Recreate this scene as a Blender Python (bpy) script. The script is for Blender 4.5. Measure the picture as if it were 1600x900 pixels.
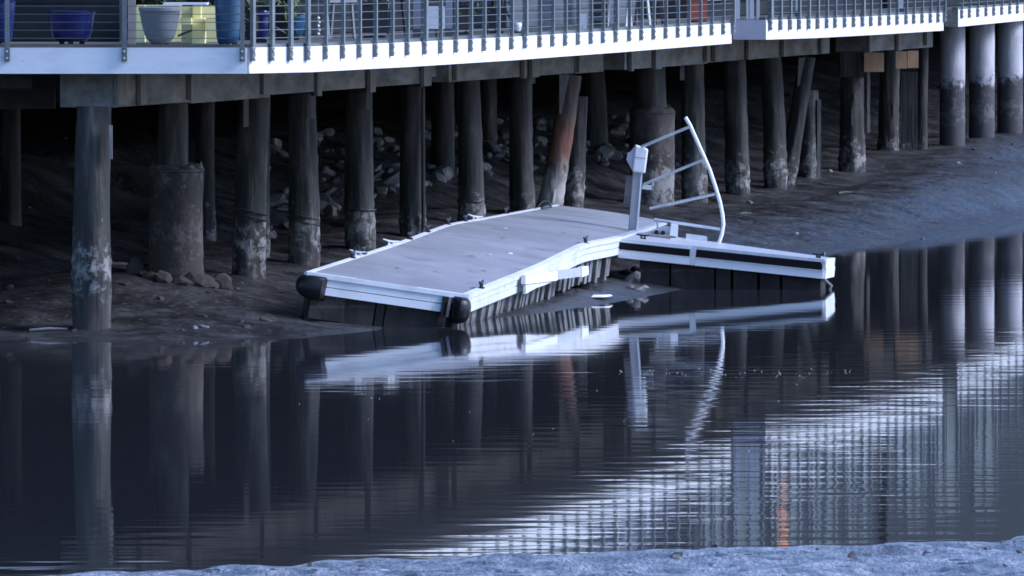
import bpy, math, random
import numpy as np
from mathutils import Vector, Matrix

random.seed(7)
rng = np.random.default_rng(7)
scn = bpy.context.scene
for o in list(bpy.data.objects):
    bpy.data.objects.remove(o)

# ------------------------------------------------------------------ camera
F = 14000.0           # focal length in photo pixels (1600 wide)
HC = 4.486            # camera height above the water
HOR = -103.0          # horizon row in the photo
cam_d = bpy.data.cameras.new('camera')
cam_d.sensor_width = 36.0
cam_d.lens = 36.0 * F / 1600.0
cam_d.clip_start = 1.0
cam_d.clip_end = 4000.0
cam = bpy.data.objects.new('camera', cam_d)
scn.collection.objects.link(cam)
cam.location = (0, 0, HC)
cam.rotation_euler = (math.radians(90) - math.atan((450 - HOR) / F), 0, 0)
scn.camera = cam

# ------------------------------------------------------------------ sky + sun
SUN_EL, SUN_AZ = 35.0, 84.0       # azimuth measured from -Y (behind camera) towards +X (right)
w = bpy.data.worlds.new('World')
scn.world = w
w.use_nodes = True
nt = w.node_tree
nt.nodes.clear()
sky = nt.nodes.new('ShaderNodeTexSky')
sky.sky_type = 'NISHITA'
sky.sun_disc = False
sky.sun_elevation = math.radians(SUN_EL)
sdir = Vector((math.sin(math.radians(SUN_AZ)) * math.cos(math.radians(SUN_EL)),
               -math.cos(math.radians(SUN_AZ)) * math.cos(math.radians(SUN_EL)),
               math.sin(math.radians(SUN_EL))))
sky.sun_rotation = math.atan2(sdir.x, sdir.y)
sky.air_density = 1.0
sky.dust_density = 0.6
sky.ozone_density = 4.0
bg = nt.nodes.new('ShaderNodeBackground')
bg.inputs['Strength'].default_value = 0.088
wo = nt.nodes.new('ShaderNodeOutputWorld')
nt.links.new(sky.outputs[0], bg.inputs[0])
nt.links.new(bg.outputs[0], wo.inputs[0])

sun_d = bpy.data.lights.new('sun', 'SUN')
sun_d.energy = 1.5
sun_d.angle = math.radians(24)
sun_d.color = (1.0, 0.985, 0.975)
sun = bpy.data.objects.new('sun', sun_d)
scn.collection.objects.link(sun)
sun.rotation_euler = sdir.to_track_quat('Z', 'Y').to_euler()
sun.location = (30, 60, 40)

scn.view_settings.view_transform = 'Standard'
scn.view_settings.look = 'None'
scn.view_settings.exposure = 1.48
scn.view_settings.gamma = 1.0
scn.view_settings.use_curve_mapping = False
scn.view_settings.use_white_balance = True          # the camera's cool white balance
scn.view_settings.white_balance_temperature = 5500
scn.view_settings.white_balance_tint = 18
scn.cycles.use_denoising = True
scn.cycles.max_bounces = 6
scn.cycles.filter_width = 1.7

# ------------------------------------------------------------------ helpers
def at(px, py, D):
    """a pixel of the photo at a known distance -> point in the world"""
    return Vector(((px - 800.0) * D / F, D, HC - (py - HOR) * D / F))

def xe(D):                      # straight line the pier's water side follows
    return -2.93 + 0.2149 * (D - 100.0)

def d_line(px, s):              # distance at which a column of pixels meets the line s metres in
    return (24.42 + 1.0225 * s) / (0.2149 - (px - 800.0) / F)

EDGE = Vector((0.2149, 1.0, 0.0)).normalized()     # along the pier
INW = Vector((-EDGE.y, EDGE.x, 0.0))               # into the pier
UP = Vector((0, 0, 1))

def world_loc(o):
    v = Vector((0, 0, 0))
    while o is not None:
        v += o.location
        o = o.parent
    return v

def tag(o, label=None, cat=None, group=None, kind=None):
    if label: o['label'] = label
    if cat: o['category'] = cat
    if group: o['group'] = group
    if kind: o['kind'] = kind
    return o

def empty(name, loc, label=None, cat=None, group=None):
    o = bpy.data.objects.new(name, None)
    o.empty_display_size = 0.2
    o.location = loc
    scn.collection.objects.link(o)
    return tag(o, label, cat, group)

def link(name, me, parent=None, loc=(0, 0, 0)):
    o = bpy.data.objects.new(name, me)
    o.location = loc
    scn.collection.objects.link(o)
    if parent is not None:
        o.parent = parent
    return o

class MB:
    def __init__(self):
        self.v = []; self.f = []
    def add(self, vs, fs):
        n = len(self.v)
        self.v += [Vector(p) for p in vs]
        self.f += [tuple(i + n for i in f) for f in fs]
        return self
    def hexa(self, p):          # 8 corners: bottom 0-3, top 4-7
        return self.add(p, [(3, 2, 1, 0), (4, 5, 6, 7), (0, 1, 5, 4), (1, 2, 6, 5), (2, 3, 7, 6), (3, 0, 4, 7)])
    def box(self, c, sx, sy, sz, ax=None, ay=None, az=None):
        c = Vector(c); ax = Vector(ax or (1, 0, 0)); ay = Vector(ay or (0, 1, 0)); az = Vector(az or (0, 0, 1))
        a, b, d = ax * sx / 2, ay * sy / 2, az * sz / 2
        return self.hexa([c - a - b - d, c + a - b - d, c + a + b - d, c - a + b - d,
                          c - a - b + d, c + a - b + d, c + a + b + d, c - a + b + d])
    def bar(self, p, q, wd, ht, side=None):
        """box from p to q, wd across (side), ht in the third direction"""
        p = Vector(p); q = Vector(q)
        d = (q - p); L = d.length; d = d / L
        s = Vector(side) if side is not None else d.cross(UP)
        s = (s - d * s.dot(d)).normalized()
        u = s.cross(d)
        return self.box((p + q) / 2, wd, L, ht, s, d, u)
    def tube(self, pts, rads, n=12, cap=True, jit=0.0):
        pts = [Vector(p) for p in pts]
        if not hasattr(rads, '__len__'): rads = [rads] * len(pts)
        rings = []
        base = len(self.v)
        ref = None
        jr = [1 + random.uniform(-jit, jit) for _ in range(n)]
        for i, p in enumerate(pts):
            d = (pts[min(i + 1, len(pts) - 1)] - pts[max(i - 1, 0)]).normalized()
            if ref is None:
                ref = Vector((1, 0, 0)) if abs(d.x) < 0.9 else Vector((0, 1, 0))
            a = (ref - d * ref.dot(d)).normalized(); b = d.cross(a); ref = a
            for k in range(n):
                t = 2 * math.pi * k / n
                r = rads[i] * jr[k] * (1 + random.uniform(-jit, jit) * 0.35)
                self.v.append(p + (a * math.cos(t) + b * math.sin(t)) * r)
        for i in range(len(pts) - 1):
            for k in range(n):
                k2 = (k + 1) % n
                self.f.append((base + i * n + k, base + i * n + k2, base + (i + 1) * n + k2, base + (i + 1) * n + k))
        if cap:
            self.f.append(tuple(base + k for k in range(n))[::-1])
            self.f.append(tuple(base + (len(pts) - 1) * n + k for k in range(n)))
        return self
    def lathe(self, c, prof, n=24):
        """prof: list of (r, z)"""
        c = Vector(c); base = len(self.v)
        for r, z in prof:
            for k in range(n):
                t = 2 * math.pi * k / n
                self.v.append(c + Vector((r * math.cos(t), r * math.sin(t), z)))
        for i in range(len(prof) - 1):
            for k in range(n):
                k2 = (k + 1) % n
                self.f.append((base + i * n + k, base + i * n + k2, base + (i + 1) * n + k2, base + (i + 1) * n + k))
        self.f.append(tuple(base + k for k in range(n))[::-1])
        self.f.append(tuple(base + (len(prof) - 1) * n + k for k in range(n)))
        return self
    def build(self, name, m, parent=None, smooth=False, loc=None, bevel=0.0):
        me = bpy.data.meshes.new(name)
        if parent is None:
            o0 = Vector(loc) if loc is not None else Vector((0, 0, 0))
            l = o0
        else:
            o0 = world_loc(parent); l = Vector((0, 0, 0))
        me.from_pydata([tuple(p - o0) for p in self.v], [], self.f)
        me.materials.append(m)
        if smooth:
            me.polygons.foreach_set('use_smooth', [True] * len(me.polygons))
            try: me.set_sharp_from_angle(angle=math.radians(45))
            except Exception: pass
        me.update()
        o = link(name, me, parent, l)
        if bevel > 0:
            md = o.modifiers.new('bevel', 'BEVEL'); md.width = bevel; md.segments = 2; md.limit_method = 'ANGLE'
        return o

# ------------------------------------------------------------------ materials
def srgb(r, g, b):
    f = lambda c: (c / 255 / 12.92) if c / 255 <= 0.04045 else ((c / 255 + 0.055) / 1.055) ** 2.4
    return (f(r), f(g), f(b), 1)

def mat(name, cols, rough=0.6, scale=3.0, stretch=(1, 1, 1), bump=0.0, bscale=None, metallic=0.0,
        spec=0.5, detail=6.0, lo=0.3, hi=0.7, rvar=0.0, blotch=None, zones=None, bdist=0.02):
    """cols: colours spread over a noise; zones: [(z, width, colour, noise threshold)] tide stains;
    blotch: (colour, scale, threshold, softness)"""
    m = bpy.data.materials.new(name); m.use_nodes = True
    n = m.node_tree.nodes; l = m.node_tree.links
    p = n['Principled BSDF']
    p.inputs['Roughness'].default_value = rough
    p.inputs['Metallic'].default_value = metallic
    p.inputs['Specular IOR Level'].default_value = spec
    geo = n.new('ShaderNodeNewGeometry')
    mp = n.new('ShaderNodeMapping'); mp.inputs['Scale'].default_value = stretch
    l.new(geo.outputs['Position'], mp.inputs['Vector'])
    nz = n.new('ShaderNodeTexNoise'); nz.inputs['Scale'].default_value = scale; nz.inputs['Detail'].default_value = detail
    nz.inputs['Roughness'].default_value = 0.6
    l.new(mp.outputs[0], nz.inputs['Vector'])
    rp = n.new('ShaderNodeValToRGB')
    el = rp.color_ramp.elements
    k = len(cols)
    while len(el) < max(2, k): el.new(0.5)
    cc = cols if k > 1 else [cols[0], cols[0]]
    for i, c in enumerate(cc):
        el[i].position = lo + (hi - lo) * i / (len(cc) - 1)
        el[i].color = tuple(c[:3]) + (1,)
    l.new(nz.outputs[0], rp.inputs[0])
    col = rp.outputs[0]
    def mixin(col, fac, c):
        mx = n.new('ShaderNodeMix'); mx.data_type = 'RGBA'
        l.new(fac, mx.inputs[0]); l.new(col, mx.inputs[6]); mx.inputs[7].default_value = tuple(c[:3]) + (1,)
        return mx.outputs[2]
    if blotch:
        for (c, sc, th, sf) in blotch:
            nb = n.new('ShaderNodeTexNoise'); nb.inputs['Scale'].default_value = sc; nb.inputs['Detail'].default_value = 5
            l.new(mp.outputs[0], nb.inputs['Vector'])
            mr = n.new('ShaderNodeMapRange'); mr.inputs[1].default_value = th; mr.inputs[2].default_value = th + sf
            l.new(nb.outputs[0], mr.inputs[0])
            col = mixin(col, mr.outputs[0], c)
    if zones:
        sp = n.new('ShaderNodeSeparateXYZ'); l.new(geo.outputs['Position'], sp.inputs[0])
        nb = n.new('ShaderNodeTexNoise'); nb.inputs['Scale'].default_value = 9.0; nb.inputs['Detail'].default_value = 8; nb.inputs['Roughness'].default_value = 0.7
        l.new(geo.outputs['Position'], nb.inputs['Vector'])
        for (z0, wd, c, amt, str_, *sf) in zones:
            # stain occupies |z - z0| < wd with a ragged edge
            a = n.new('ShaderNodeMath'); a.operation = 'SUBTRACT'; a.inputs[1].default_value = z0; l.new(sp.outputs[2], a.inputs[0])
            b = n.new('ShaderNodeMath'); b.operation = 'ABSOLUTE'; l.new(a.outputs[0], b.inputs[0])
            q = n.new('ShaderNodeMath'); q.operation = 'SUBTRACT'; q.inputs[1].default_value = 0.5; l.new(nb.outputs[0], q.inputs[0])
            r = n.new('ShaderNodeMath'); r.operation = 'MULTIPLY_ADD'; r.inputs[1].default_value = -amt
            l.new(q.outputs[0], r.inputs[0]); l.new(b.outputs[0], r.inputs[2])
            mr = n.new('ShaderNodeMapRange'); mr.inputs[1].default_value = wd; mr.inputs[2].default_value = wd * (sf[0] if sf else 0.35) - 0.06
            mr.inputs[3].default_value = 0; mr.inputs[4].default_value = str_
            l.new(r.outputs[0], mr.inputs[0])
            col = mixin(col, mr.outputs[0], c)
    l.new(col, p.inputs['Base Color'])
    if rvar:
        mr = n.new('ShaderNodeMapRange'); mr.inputs[1].default_value = 0.3; mr.inputs[2].default_value = 0.7
        mr.inputs[3].default_value = rough - rvar; mr.inputs[4].default_value = rough + rvar
        l.new(nz.outputs[0], mr.inputs[0]); l.new(mr.outputs[0], p.inputs['Roughness'])
    if bump:
        nb2 = n.new('ShaderNodeTexNoise'); nb2.inputs['Scale'].default_value = bscale or scale * 4; nb2.inputs['Detail'].default_value = 5
        l.new(mp.outputs[0], nb2.inputs['Vector'])
        bp = n.new('ShaderNodeBump'); bp.inputs['Strength'].default_value = bump; bp.inputs['Distance'].default_value = bdist
        l.new(nb2.outputs[0], bp.inputs['Height']); l.new(bp.outputs[0], p.inputs['Normal'])
    return m

PALE = (0.27, 0.265, 0.25); ALGAE = (0.018, 0.022, 0.016)
M = {}
M['mud'] = mat('wet_mud', [(0.014, 0.0132, 0.013), (0.029, 0.0275, 0.027), (0.052, 0.050, 0.048)], rough=0.42, scale=1.6, detail=9, bump=0.7, bscale=9, bdist=0.05, rvar=0.2, lo=.32, hi=.68,
               blotch=[((0.085, 0.084, 0.087), 12.0, 0.60, 0.06), ((0.02, 0.019, 0.019), 4.0, 0.58, 0.10)])
M['silt'] = mat('foreground_silt', [(0.07, 0.07, 0.078), (0.17, 0.17, 0.185), (0.32, 0.32, 0.345)], rough=0.3, scale=5.0, stretch=(1, .55, 1), detail=10, bump=1.0, bscale=26, bdist=0.05, rvar=0.16, lo=.36, hi=.62,
               blotch=[((0.03, 0.03, 0.032), 7.0, 0.60, 0.04)])
M['timber'] = mat('pile_timber', [(0.010, 0.009, 0.009), (0.040, 0.036, 0.031), (0.118, 0.105, 0.09)], rough=0.8, scale=7, stretch=(1, 1, 0.13), bump=0.8, bscale=18, lo=.32, hi=.72, blotch=[((0.11, 0.107, 0.10), 3.0, .62, .06)],
                  zones=[(1.35, 0.45, ALGAE, 1.6, .75), (0.75, 0.2, PALE, 3.0, .75, -.5), (0.15, 0.22, (0.035, 0.032, 0.028), 0.8, .8)])
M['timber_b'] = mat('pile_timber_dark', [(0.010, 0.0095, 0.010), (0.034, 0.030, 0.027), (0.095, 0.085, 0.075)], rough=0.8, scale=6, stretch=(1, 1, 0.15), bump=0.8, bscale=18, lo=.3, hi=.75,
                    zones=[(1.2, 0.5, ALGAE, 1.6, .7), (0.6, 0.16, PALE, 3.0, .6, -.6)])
M['timber_red'] = mat('pile_timber_rusty', [(0.03, 0.024, 0.02), (0.09, 0.07, 0.055), (0.16, 0.13, 0.11)], rough=0.8, scale=7, stretch=(1, 1, 0.15), bump=0.8, bscale=18,
                      zones=[(1.6, 0.36, (0.20, 0.075, 0.045), 1.0, .75), (0.9, 0.42, (.38, .36, .33), 1.2, .85)])
M['jacket'] = mat('concrete_jacket', [(0.012, 0.010, 0.009), (0.030, 0.025, 0.021), (0.062, 0.054, 0.047)], rough=0.85, scale=3, bump=0.6, bscale=14,
                  zones=[(0.75, 0.62, (0.04, 0.03, 0.024), 1.0, .8, .6), (0.95, 0.12, (0.16, .15, .14), 2.6, .3), (1.78, .1, (.17, .165, .155), 2.0, .5, .1)])
M['jacket_b'] = mat('flaking_jacket', [(0.022, 0.019, 0.017), (0.055, 0.048, 0.042), (0.11, 0.10, 0.09)], rough=0.85, scale=3, bump=0.6, bscale=14,
                  zones=[(1.15, 0.3, (0.03, 0.024, 0.02), 1.5, .8), (0.72, 0.3, PALE, 2.6, .6, .6)])
M['concrete_pale'] = mat('pale_concrete_pile', [(0.28, 0.27, 0.28), (0.42, 0.41, 0.43), (0.52, 0.51, 0.53)], rough=0.8, scale=4, stretch=(1, 1, 0.4), bump=0.4, bscale=14,
                         zones=[(0.95, 1.0, (0.03, 0.029, 0.03), 1.0, .95, .9), (1.35, 0.16, (0.22, 0.21, 0.2), 2.0, .35)])
M['beam'] = mat('weathered_beam', [(0.085, 0.083, 0.077), (0.19, 0.185, 0.17), (0.30, 0.29, 0.265)], rough=0.85, scale=4, stretch=(1, 0.2, 1), bump=0.5, bscale=18)
M['batten'] = mat('beam_batten', [(0.13, 0.12, 0.11), (0.27, 0.26, 0.24)], rough=0.85, scale=6, stretch=(1, 1, .3), bump=0.4)
M['joist'] = mat('dark_joist', [(0.03, 0.028, 0.026), (0.06, 0.055, 0.05)], rough=0.9, scale=5)
M['white'] = mat('white_paint', [(0.66, 0.67, 0.69), (0.80, 0.81, 0.82)], rough=0.45, scale=2.2, stretch=(1, 1, 2.5), lo=.25, hi=.5, bump=0.1, bscale=10,
                 blotch=[((0.55, 0.54, 0.53), 5.0, 0.66, 0.10)])
M['white_dock'] = mat('white_dock_trim', [(0.60, 0.61, 0.64), (0.78, 0.79, 0.81)], rough=0.42, scale=2.5, lo=.3, hi=.55, blotch=[((0.36, 0.35, 0.35), 6.0, 0.66, 0.10)])
M['fresh_white'] = mat('fresh_white_board', [(0.80, 0.80, 0.81), (0.86, 0.86, 0.87)], rough=0.4, scale=3, blotch=[((0.5, .49, .48), 7, .68, .08)])
M['grey_fascia'] = mat('grey_lavender_paint', [(0.42, 0.42, 0.48), (0.5, 0.5, 0.56)], rough=0.5, scale=3)
M['post'] = mat('galvanised_post', [(0.12, 0.14, 0.15), (0.19, 0.21, 0.22)], rough=0.42, scale=6, metallic=0.35)
M['bracket'] = mat('post_bracket', [(0.10, 0.115, 0.12), (0.17, 0.185, 0.19)], rough=0.5, scale=8, metallic=0.3)
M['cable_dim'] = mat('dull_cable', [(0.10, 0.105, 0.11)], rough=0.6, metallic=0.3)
M['cable'] = mat('steel_cable', [(0.26, 0.27, 0.28)], rough=0.4, metallic=0.6)
M['deckboard'] = mat('deck_boards', [(0.07, 0.07, 0.06), (0.13, 0.125, 0.11)], rough=0.8, scale=3)
M['dock_top'] = mat('dock_grey_top', [(0.215, 0.22, 0.245), (0.255, 0.26, 0.285), (0.295, 0.30, 0.325)], rough=0.7, scale=0.9, detail=8, bump=0.15, bscale=40, lo=.35, hi=.65,
                    blotch=[((0.19, 0.188, 0.205), 1.6, 0.56, 0.18), ((0.45, 0.45, 0.48), 3.1, 0.71, 0.04), ((0.14, 0.135, 0.145), 5.2, 0.66, 0.05)])
M['rubber'] = mat('black_rubber', [(0.007, 0.007, 0.009), (0.016, 0.015, 0.018)], rough=0.4, scale=5, spec=0.3)
M['bumper'] = mat('purple_black_bumper', [(0.006, 0.0045, 0.006), (0.012, 0.009, 0.012)], rough=0.55, scale=6, spec=0.15)
M['rib'] = mat('pale_float_rib', [(0.04, 0.037, 0.033), (0.13, 0.127, 0.12), (0.26, 0.26, 0.255)], rough=0.6, scale=5, stretch=(1, 1, 0.4), lo=.32, hi=.62,
               zones=[(0.0, 0.12, (0.04, 0.036, 0.03), 0.5, .9)], bump=.3)
M['tub'] = mat('dark_float_tub', [(0.02, 0.017, 0.017), (0.035, 0.030, 0.029), (0.052, 0.045, 0.043)], rough=0.7, spec=0.15, scale=4, stretch=(1, 1, .5),
               zones=[(0.235, 0.02, (0.22, 0.20, 0.17), 0.10, .5)], bump=.3)
M['alu'] = mat('dull_aluminium', [(0.52, 0.53, 0.56), (0.66, 0.67, 0.70)], rough=0.38, scale=8, metallic=0.35)
M['ped_post'] = mat('pedestal_post', [(0.30, 0.30, 0.33), (0.40, 0.40, 0.43)], rough=0.5, scale=6)
M['offwhite'] = mat('offwhite_plastic', [(0.78, 0.78, 0.78), (0.86, 0.86, 0.85)], rough=0.4, scale=6, blotch=[((0.5, .49, .46), 9, .66, .1)])
M['greyplate'] = mat('grey_plate', [(0.16, 0.155, 0.15), (0.28, 0.27, 0.26)], rough=0.7, scale=12)
M['stone'] = mat('rubble_stone', [(0.04, 0.038, 0.036), (0.11, 0.107, 0.102), (0.24, 0.235, 0.225)], rough=0.7, scale=3.2, bump=0.6, bscale=15, lo=.35, hi=.65)
M['plywood'] = mat('orange_plywood', [(0.24, 0.13, 0.07), (0.42, 0.26, 0.15), (0.5, 0.34, 0.2)], rough=0.7, scale=4, stretch=(1, 1, .25), lo=.3, hi=.6)
M['driftwood_dark'] = mat('wet_driftwood', [(0.03, 0.028, 0.027), (0.07, 0.066, 0.062)], rough=0.8, scale=9)
M['driftwood'] = mat('driftwood', [(0.16, 0.15, 0.14), (0.3, 0.28, 0.26)], rough=0.8, scale=9)
M['glaze_blue'] = mat('cobalt_glaze', [(0.005, 0.009, 0.06), (0.009, 0.016, 0.10)], rough=0.12, scale=4)
M['glaze_teal'] = mat('teal_blue_glaze', [(0.012, 0.05, 0.11), (0.022, 0.085, 0.17)], rough=0.3, scale=7, stretch=(1, 1, 3))
M['pot_grey'] = mat('grey_ceramic', [(0.15, 0.165, 0.18), (0.22, 0.235, 0.25)], rough=0.35, scale=3, stretch=(.6, .6, 6))
M['cream'] = mat('cream_sunlit', [(0.80, 0.72, 0.30), (0.86, 0.80, 0.42)], rough=0.6, scale=4)  # cream raised and yellowed to hold sunlight that does not reach the cupboard
M['brownpost'] = mat('brown_post', [(0.24, 0.21, 0.18), (0.34, 0.3, 0.26)], rough=0.7, scale=6)
M['siding'] = mat('slate_siding', [(0.085, 0.092, 0.105), (0.13, 0.138, 0.15)], rough=0.65, scale=2, spec=0.06)
M['siding_dark'] = mat('dark_siding', [(0.016, 0.018, 0.021), (0.03, 0.033, 0.036)], rough=0.6, scale=2, spec=0.06)
M['siding_pale'] = mat('pale_siding', [(0.26, 0.28, 0.31), (0.33, 0.35, 0.38)], rough=0.6, scale=2)
M['siding_brown'] = mat('brown_siding', [(0.06, 0.05, 0.045), (0.10, 0.085, 0.075)], rough=0.7, scale=2, spec=0.06)
M['roof'] = mat('roof_shingle', [(0.05, 0.05, 0.055), (0.09, 0.09, 0.095)], rough=0.85, scale=9)
M['glass'] = mat('window_glass', [(0.02, 0.025, 0.03)], rough=0.3, spec=0.12)
M['frame_dim'] = mat('grey_window_frame', [(0.16, 0.17, 0.19)], rough=0.5)
M['frame'] = mat('window_frame', [(0.62, 0.64, 0.68)], rough=0.5)
M['dark_metal'] = mat('black_metal', [(0.015, 0.015, 0.017), (0.03, 0.03, 0.032)], rough=0.5, scale=9)
M['chair_grey'] = mat('grey_chair', [(0.16, 0.17, 0.18), (0.22, 0.23, 0.24)], rough=0.6, scale=9)
M['fabric_blue'] = mat('blue_canvas', [(0.06, 0.13, 0.34), (0.10, 0.19, 0.42)], rough=0.8, scale=9)
M['orange'] = mat('orange_planter', [(0.34, 0.085, 0.05), (0.45, 0.13, 0.08)], rough=0.5, scale=5)
M['leaf'] = mat('leaf_green', [(0.03, 0.06, 0.018), (0.09, 0.13, 0.03), (0.22, 0.24, 0.05)], rough=0.6, scale=14)
M['leaf_dark'] = mat('leaf_dark_green', [(0.015, 0.03, 0.012), (0.05, 0.08, 0.03)], rough=0.6, scale=14)
M['foam'] = mat('foam', [(0.75, 0.76, 0.78)], rough=0.6)

def water_mat():
    m = bpy.data.materials.new('slough_water'); m.use_nodes = True
    p = m.node_tree.nodes['Principled BSDF']
    p.inputs['Base Color'].default_value = (0.028, 0.030, 0.034, 1)
    p.inputs['Roughness'].default_value = 0.032
    p.inputs['IOR'].default_value = 1.333
    return m
M['water'] = water_mat()

# ------------------------------------------------------------------ piles: where they stand
# (key, px at base, base row, width px, px at top, s or None, z_base guess, material)
PILES = []
def P(key, px, py, wpx, pxt=None, s=1.8, D=None, ztop=2.53, m='timber', name='timber_pile'):
    if D is None: D = d_line(px, s)
    b = at(px, py, D)
    pxt = px if pxt is None else pxt
    PILES.append(dict(key=key, b=b, D=D, r=wpx * D / F / 2, top=Vector(((pxt - 800) * D / F, D, ztop)), m=m, name=name))
P('corner', 142, 524, 57, 146, D=100.27, ztop=2.56, m='timber')
P('farleft', 18, 357, 32, D=112, ztop=2.92, m='timber_b')
P('jacket1', 275, 432, 50, 270, s=2.0, m='timber', name='jacketed_pile')
P('behind1', 322, 372, 30, s=4.2, ztop=2.92, m='timber_b')
P('p390', 388, 444, 51, 398, m='timber')
P('slim', 412, 408, 20, 414, s=2.6, ztop=2.6, m='timber_b')
P('p473', 474, 398, 46, 470)
P('p563', 564, 384, 45, 561)
P('p645', 646, 367, 38, 645, m='timber_b')
P('back690', 692, 264, 36, s=4.3, ztop=2.92, m='timber_b')
P('p735', 736, 348, 39, 731)
P('back762', 762, 222, 27, s=5.0, ztop=2.92, m='timber_b')
P('p817', 818, 332, 37, 814, m='timber_b')
P('lean875', 858, 325, 36, 893, s=1.85, m='timber_red', name='leaning_pile')
P('p895', 891, 328, 35, 902, s=2.45, ztop=2.15, m='timber')
P('back927', 928, 222, 40, 922, s=4.6, ztop=2.92, m='timber_b')
P('jacket2', 1020, 322, 52, 1014, s=2.1, m='timber', name='jacketed_pile')
P('p1085', 1086, 309, 37, 1083, m='timber')
P('p1152', 1153, 305, 36, 1148, m='timber')
P('p1208', 1211, 297, 36, 1203, m='timber')
P('lean1245', 1228, 288, 27, 1262, s=1.9, m='timber_b', name='leaning_pile')
P('p1265', 1265, 290, 32, 1264, s=2.0, ztop=1.95, m='timber')
P('p1332', 1332, 259, 38, 1332, ztop=2.28, m='timber')
P('p1388', 1389, 243, 32, 1391, s=2.2, m='timber')
P('p1440', 1441, 229, 17, 1443, s=1.9, m='timber_b')
P('p1488', 1488, 217, 40, s=1.5, ztop=2.92, m='concrete_pale', name='concrete_pile')
P('p1533', 1534, 209, 40, s=1.5, ztop=2.92, m='concrete_pale', name='concrete_pile')
P('p1577', 1578, 203, 40, s=1.5, ztop=2.92, m='concrete_pale', name='concrete_pile')

# ------------------------------------------------------------------ ground
def vnoise(x, y, seed=0):
    xi = np.floor(x).astype(np.int64); yi = np.floor(y).astype(np.int64)
    fx = x - xi; fy = y - yi
    fx = fx * fx * (3 - 2 * fx); fy = fy * fy * (3 - 2 * fy)
    def h(a, b):
        n = (a * 374761393 + b * 668265263 + seed * 1274126177) & 0x7fffffff
        n = ((n ^ (n >> 13)) * 1274126177) & 0x7fffffff
        return ((n ^ (n >> 16)) & 0xffff) / 65535.0
    return ((h(xi, yi) * (1 - fx) + h(xi + 1, yi) * fx) * (1 - fy) + (h(xi, yi + 1) * (1 - fx) + h(xi + 1, yi + 1) * fx) * fy)

CTRL = [(p['b'].x, p['b'].y, p['b'].z) for p in PILES]
def shore(px, py, z=0.0):
    D = F * (HC - z) / (py - HOR); CTRL.append(((px - 800) * D / F, D, z))
for px, py in [(-300, 540), (-150, 541), (0, 541), (90, 541), (170, 543), (260, 546), (340, 545), (420, 538), (470, 530), (505, 522), (560, 512), (640, 500), (705, 500),
               (800, 494), (860, 490), (940, 478), (1000, 466), (1045, 456), (1090, 436), (1150, 421), (1220, 408), (1303, 393), (1400, 377), (1500, 364), (1600, 351), (1800, 330)]:
    shore(px, py)
for px, py, z in [(142, 537, .0), (142, 530, .0), (95, 530, .01), (200, 530, .02), (170, 505, .07), (300, 478, .24), (430, 490, .2), (480, 470, .25), (380, 510, .12), (900, 458, .10), (968, 440, .13), (1000, 446, .08), (870, 478, .03),
                  (1300, 330, .33), (1450, 300, .36), (1200, 350, .28), (1150, 380, .17), (1500, 260, .7), (60, 470, .3), (40, 420, .5), (760, 470, -.05), (560, 440, .22), (600, 508, -.12), (670, 503, -.15), (540, 505, -.02)]:
    shore(px, py, z)
CT = np.array(CTRL)

def h_base(X, D):
    sr = (-2.93 + 0.2149 * (D - 100) - X) * 0.978
    sl = D - 101.5
    k = 1.2
    hh = np.clip(0.5 + 0.5 * (sl - sr) / k, 0, 1)
    s = sl * (1 - hh) + sr * hh - k * hh * (1 - hh)
    h0 = np.interp(s, [-60, -12, -5, -2.2, -0.5, 1.8, 4, 5.2, 6.6, 15, 20, 24], [-1.2, -1.2, -.5, 0, .28, .52, .82, 1.2, 1.65, 1.85, 2.8, 2.85])
    h0 = h0 + np.interp(D, [166, 186], [0, 2.6]) * np.clip((s + 1) / 2, 0, 1) * np.clip((2.9 - h0) / 2, 0, 1)  # extra rise far back, added to shut sky light out below the deck
    return h0, s

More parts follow.
